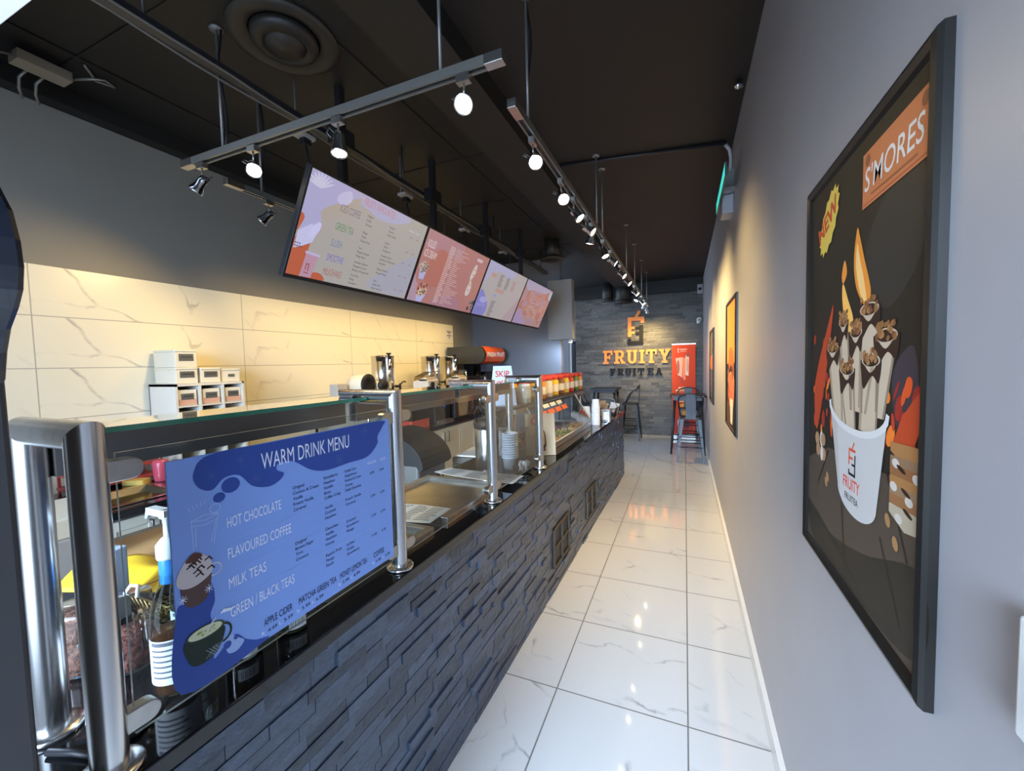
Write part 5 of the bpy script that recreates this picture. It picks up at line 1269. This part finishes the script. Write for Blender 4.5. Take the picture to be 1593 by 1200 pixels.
for x, r, zb_, l in ((-1.50, .11, .36, 'narrow black duct stub under the ceiling left of the cup emblem'), (-1.18, .17, .42, 'wide black duct stub under the ceiling above the cup emblem')):
    t = thing('duct_stub', l, 'air duct', (x, 8.86, ZC)); MB().cyl((0, 0, -zb_), (0, 0, 0), r, seg=24).build('duct', DARKD, t); MB().lathe([(r*1.06, -zb_-.012), (r*1.06, -zb_+.02)], seg=24).build('collar', BLKM, t)
t = thing('junction_box', 'beige junction box with loose wires under the ceiling at upper left', 'junction box', (-3.05, 1.10, 3.15))
MB().box(-.05, .05, -.10, .10, 0, .05).build('box', M('beige box', (.26, .22, .16), .5), t, bevel=.003)
WR = M('pale wire', (.36, .33, .28), .5)
MB().tube([(.0, .10, .03), (.10, .16, .04), (.13, .20, .05), (.09, .26, .06), (.04, .20, .07), (.12, .12, .085)], .008, seg=6).build('looped_cable', WR, t)
for y in (-.03, .03): MB().tube([(-.05, y, .02), (-.10, y-.02, -.02), (-.14, y-.01, -.06), (-.17, y+.01, -.09)], .007, seg=6).build('wire_tail', WR, t)
MB().tube([(.0, -.10, .03), (-.04, -.17, .02), (.02, -.26, .0), (.03, -.36, .04)], .007, seg=6).build('feed_wire', WR, t)
# ================================================================== WALL LETTERS AND EMBLEM
def R_(a, b, c, d): return [(a, b), (c, b), (c, d), (a, d)]
LET = {
'F': [R_(.12, 0, .34, 1), R_(0, 0, .48, .15), R_(0, .84, .80, 1), R_(.66, .66, .80, .85), R_(.33, .42, .60, .57), R_(.50, .34, .61, .66)],
'E': [R_(.12, 0, .34, 1), R_(0, 0, .80, .15), R_(0, .85, .80, 1), R_(.66, .68, .80, .86), R_(.66, .14, .80, .33), R_(.33, .42, .60, .57), R_(.50, .35, .61, .65)],
'R': [R_(.12, 0, .34, 1), R_(0, 0, .46, .15), R_(0, .84, .60, 1), [(.55, .84), (.55, 1), (.70, .94), (.77, .80), (.77, .60), (.70, .46), (.55, .40), (.55, .56), (.57, .64), (.57, .76)], R_(.33, .40, .56, .55), [(.40, .44), (.60, .44), (.84, 0), (.60, 0)], R_(.58, 0, .88, .14)],
'U': [R_(.08, .24, .30, 1), R_(0, .86, .40, 1), R_(.54, .24, .76, 1), R_(.46, .86, .84, 1), [(.08, .26), (.14, .10), (.28, .01), (.42, -.01), (.42, .16), (.34, .18), (.30, .27)], [(.76, .26), (.54, .27), (.50, .18), (.42, .16), (.42, -.01), (.56, .01), (.70, .10)]],
'I': [R_(.11, 0, .33, 1), R_(0, 0, .44, .15), R_(0, .85, .44, 1)],
'T': [R_(0, .84, .84, 1), R_(0, .64, .14, .85), R_(.70, .64, .84, .85), R_(.31, 0, .53, 1), R_(.20, 0, .64, .15)],
'Y': [R_(.32, 0, .54, .46), R_(.20, 0, .66, .15), [(.06, .90), (.31, .90), (.52, .42), (.34, .38)], [(.80, .90), (.55, .90), (.34, .42), (.52, .38)], R_(0, .86, .38, 1), R_(.48, .86, .86, 1)],
'A': [[(.06, .04), (.28, .04), (.52, 1), (.32, 1)], [(.58, .04), (.80, .04), (.54, 1), (.34, 1)], R_(.20, .26, .64, .40), R_(0, 0, .36, .14), R_(.50, 0, .86, .14)]}
ORL = M('orange letter paint', (.74, .20, .015), .45); BKL = M('black letter paint', (.004, .004, .005), .45, spec=.12)
def letter(ch, x0, x1, z0, z1, m, label, grp):
    mb = MB(); wmax = max(p[0] for q in LET[ch] for p in q); sx = (x1-x0)/wmax; sz = z1-z0
    F = Matrix.Translation((x0, 9.17, z0)) @ Matrix.Rotation(PI/2, 4, 'X')
    for k, q in enumerate(LET[ch]): mb.prism([(a*sx, b*sz) for a, b in q], 0, .035+.0002*k, frame=F)
    tag(mb.build('wall_letter', m, weld=False), label, 'letter', grp)
for ch, a, b in (('F', -1.662, -1.455), ('R', -1.425, -1.185), ('U', -1.152, -.930), ('I', -.895, -.785), ('T', -.755, -.540), ('Y', -.498, -.275)):
    letter(ch, a, b, 1.542, 1.832, ORL, 'large orange slab-serif letter %s on the stone wall' % ch, 'orange letters on the stone wall')
for ch, a, b in (('F', -1.515, -1.395), ('R', -1.355, -1.215), ('U', -1.185, -1.060), ('I', -1.03, -.965), ('T', -.925, -.795), ('E', -.735, -.610), ('A', -.570, -.430)):
    letter(ch, a, b, 1.285, 1.440, BKL, 'smaller black slab-serif letter %s on the stone wall, lower row' % ch, 'black letters on the stone wall')
t = thing('cup_emblem', 'orange and black square-cornered cup emblem above the letters on the stone wall', 'emblem', (-.96, 9.17, 2.28))
def flat(name, polys, m):
    mb = MB(); F = Matrix.Translation((0, 9.17, 0)) @ Matrix.Rotation(PI/2, 4, 'X')
    for k, q in enumerate(polys): mb.prism(q, 0, .035+.0002*k, frame=F)
    mb.build(name, m, t, world=True, weld=False)
flat('orange_half', [R_(-1.126, 2.115, -1.050, 2.53), R_(-1.126, 2.45, -.787, 2.53), R_(-.862, 2.395, -.787, 2.53), [(-.985, 2.53), (-.925, 2.53), (-.852, 2.635), (-.905, 2.668)], R_(-1.055, 2.275, -.985, 2.33), R_(-1.055, 2.175, -.985, 2.225)], ORL)
flat('black_half', [R_(-.888, 1.945, -.811, 2.350), R_(-1.128, 1.945, -.811, 2.020), R_(-1.128, 1.945, -1.058, 2.075), R_(-.955, 2.275, -.888, 2.318), R_(-.955, 2.150, -.888, 2.210)], BKL)
# ================================================================== BANNER, STOOLS, TABLES
t = thing('roll_up_banner', 'orange roll-up banner in the far right corner before the stone wall', 'banner', (-.015, 9.0, 0))
MB().box(-.225, .215, -.004, .004, .09, 1.905).build('banner_sheet', M('orange red vinyl', (.50, .05, .018), .6, spec=.2), t)
A = Art((-.225, -.0044, .09), (1, 0, 0), (0, 0, 1))
W_ = (.72, .62, .56)
A.line([(.135, 1.73), (.115, 1.73), (.115, 1.66), (.135, 1.66)], .010, W_, 3); A.line([(.135, 1.70), (.12, 1.70)], .008, W_, 3); A.text('FRUITY', .155, 1.70, .026, W_, 3, w=.13, bold=.02); A.text('FRUITEA', .16, 1.665, .018, W_, 3, w=.11)
A.poly([(.07, 1.54), (.20, 1.56), (.19, 1.14), (.11, 1.18)], (.62, .34, .26), 3); A.poly([(.20, 1.55), (.27, 1.55), (.255, 1.10), (.20, 1.10)], (.66, .20, .10), 3.2); A.poly([(.26, 1.60), (.32, 1.60), (.31, 1.18), (.255, 1.20)], (.66, .50, .42), 3.4)
A.ell(.115, 1.36, .03, .14, (.30, .10, .06), 4); A.ell(.29, 1.40, .022, .15, (.50, .30, .22), 4); A.blob([(.05, 1.22), (.12, 1.16), (.17, 1.06), (.22, 1.02), (.2, 1.14)], (.36, .04, .02), 4); A.ell(.30, 1.60, .03, .04, (.2, .08, .05), 5)
A.text('BECOME A', .22, .92, .036, (.74, .66, .42), 3, w=.19, bold=.03, align='C'); A.text('FRUITY FRUITEA', .22, .865, .036, (.74, .66, .42), 3, w=.29, bold=.03, align='C')
for v, w in ((.81, .26), (.77, .22), (.65, .18)): A.rect(.22-w/2, v, .22+w/2, v+.022, (.70, .60, .45), 3)
A.ell(.22, .50, .10, .12, (.66, .34, .05), 3); A.rect(.05, .05, .39, .30, (.36, .04, .03), 3); A.ell(.16, .22, .06, .10, (.62, .52, .48), 4); A.ell(.28, .20, .05, .09, (.08, .03, .03), 4)
A.build('banner_print', t, world=False)
MB().rbox(-.24, .23, -.08, .08, 0, .09, .02).build('base', M('silver base', (.45, .44, .43), .35, .8), t); MB().box(-.23, .22, -.012, .012, 1.90, 1.925).build('top_rail', M('silver base', (.45, .44, .43), .35, .8), t)
MB().cyl((0, .03, .08), (0, .015, 1.90), .012).build('pole', STEELH, t)
def stool(label, x, y, rz, sh=.70):
    t = thing('bar_stool', label, 'bar stool', (x, y, 0), rz, 'gunmetal bar stools')
    MB().rbox(-.155, .155, -.155, .155, sh-.03, sh, .04).build('seat', NAVY, t, bevel=.006)
    for sx in (-1, 1):
        for sy in (-1, 1):
            a, b = Vector((sx*.135, sy*.135, sh-.028)), Vector((sx*.20, sy*.20, 0))
            mb = MB(); vs = []
            for p, w in ((b, .016), (a, .028)):
                vs += [p+Vector((sx*w*.4, sy*w*.4, 0)), p+Vector((-sx*w*1.3, sy*w*.4, 0)), p+Vector((-sx*w*1.0, -sy*w*.2, 0)), p+Vector((-sx*w*.2, -sy*w*1.0, 0)), p+Vector((sx*w*.4, -sy*w*1.3, 0))]
            mb.faces(vs, [(k, (k+1) % 5, 5+(k+1) % 5, 5+k) for k in range(5)] + [(4, 3, 2, 1, 0), (5, 6, 7, 8, 9)]); mb.build('leg', NAVY, t)
    q = .178
    for z, k in ((.24, 1.), (.40, .93)):
        mb = MB(); c = [(-q*k, -q*k, z), (q*k, -q*k, z), (q*k, q*k, z), (-q*k, q*k, z)]
        for i in range(4): mb.tube([c[i], c[(i+1) % 4]], .009, seg=6)
        mb.build('stretcher', NAVY, t)
    pts = [(-.15, .10, sh-.005), (-.175, .02, sh+.16), (-.18, -.06, sh+.26)] + [(-.18*math.cos(PI*k/10), -.13-.05*math.sin(PI*k/10), sh+.28+.09*math.sin(PI*k/10)) for k in range(11)] + [(.18, -.06, sh+.26), (.175, .02, sh+.16), (.15, .10, sh-.005)]
    MB().tube(pts, .011).build('back_hoop', NAVY, t)
    MB().prism([(-.075, 0), (.075, 0), (.068, .37), (-.068, .37)], -.004, .004, frame=Matrix.Translation((0, -.155, sh-.01)) @ Matrix.Rotation(PI/2+.07, 4, 'X')).build('back_slat', NAVY, t)
stool('gunmetal bar stool nearest the camera at the high table by the right wall', .085, 7.02, 0)
stool('gunmetal bar stool on the far side of the high table by the right wall', .06, 8.28, PI)
stool('dark bar stool seen from the side before the stone wall, right of the dark table', -1.02, 8.62, PI/2, .74)
stool('dark bar stool half hidden behind the basket, left of the dark table', -2.0, 8.45, -PI/2, .74)
def high_table(label, x, y, h):
    t = thing('high_table', label, 'table', (x, y, 0), 0, 'dark high tables')
    MB().rbox(-.28, .28, -.28, .28, h-.03, h, .03).build('table_top', NAVY, t, bevel=.004)
    MB().box(-.22, .22, -.22, .22, h-.09, h-.03).build('apron', NAVY, t)
    for sx in (-1, 1):
        for sy in (-1, 1): MB().cyl((sx*.26, sy*.26, 0), (sx*.205, sy*.205, h-.09), .014, r1=.026, seg=10).build('leg', NAVY, t)
    mb = MB(); c = [(-.245, -.245, .25), (.245, -.245, .25), (.245, .245, .25), (-.245, .245, .25)]
    for i in range(4): mb.tube([c[i], c[(i+1) % 4]], .010, seg=6)
    mb.build('stretcher', NAVY, t)
high_table('dark high table beside the right wall under the banner', .045, 7.66, 1.0)
high_table('dark high table before the stone wall behind the counter end', -1.52, 8.66, 1.05)
t = thing('hall_door', 'pale edged door in the hall left of the stone wall', 'door', (-2.45, 9.75, 0))
MB().box(-.05, .0, -.3, .3, 0, 2.05).build('door_leaf', M('bright door edge', (.75, .80, .85), .4), t)
MB().box(-.09, -.05, -.34, .34, 0, 2.10).build('frame', PAINT_P, t)
lamp('hall light', 'AREA', (-2.0, 8.0, 2.9), (0, .2, -1), 14, (.72, .84, 1), size=.5)
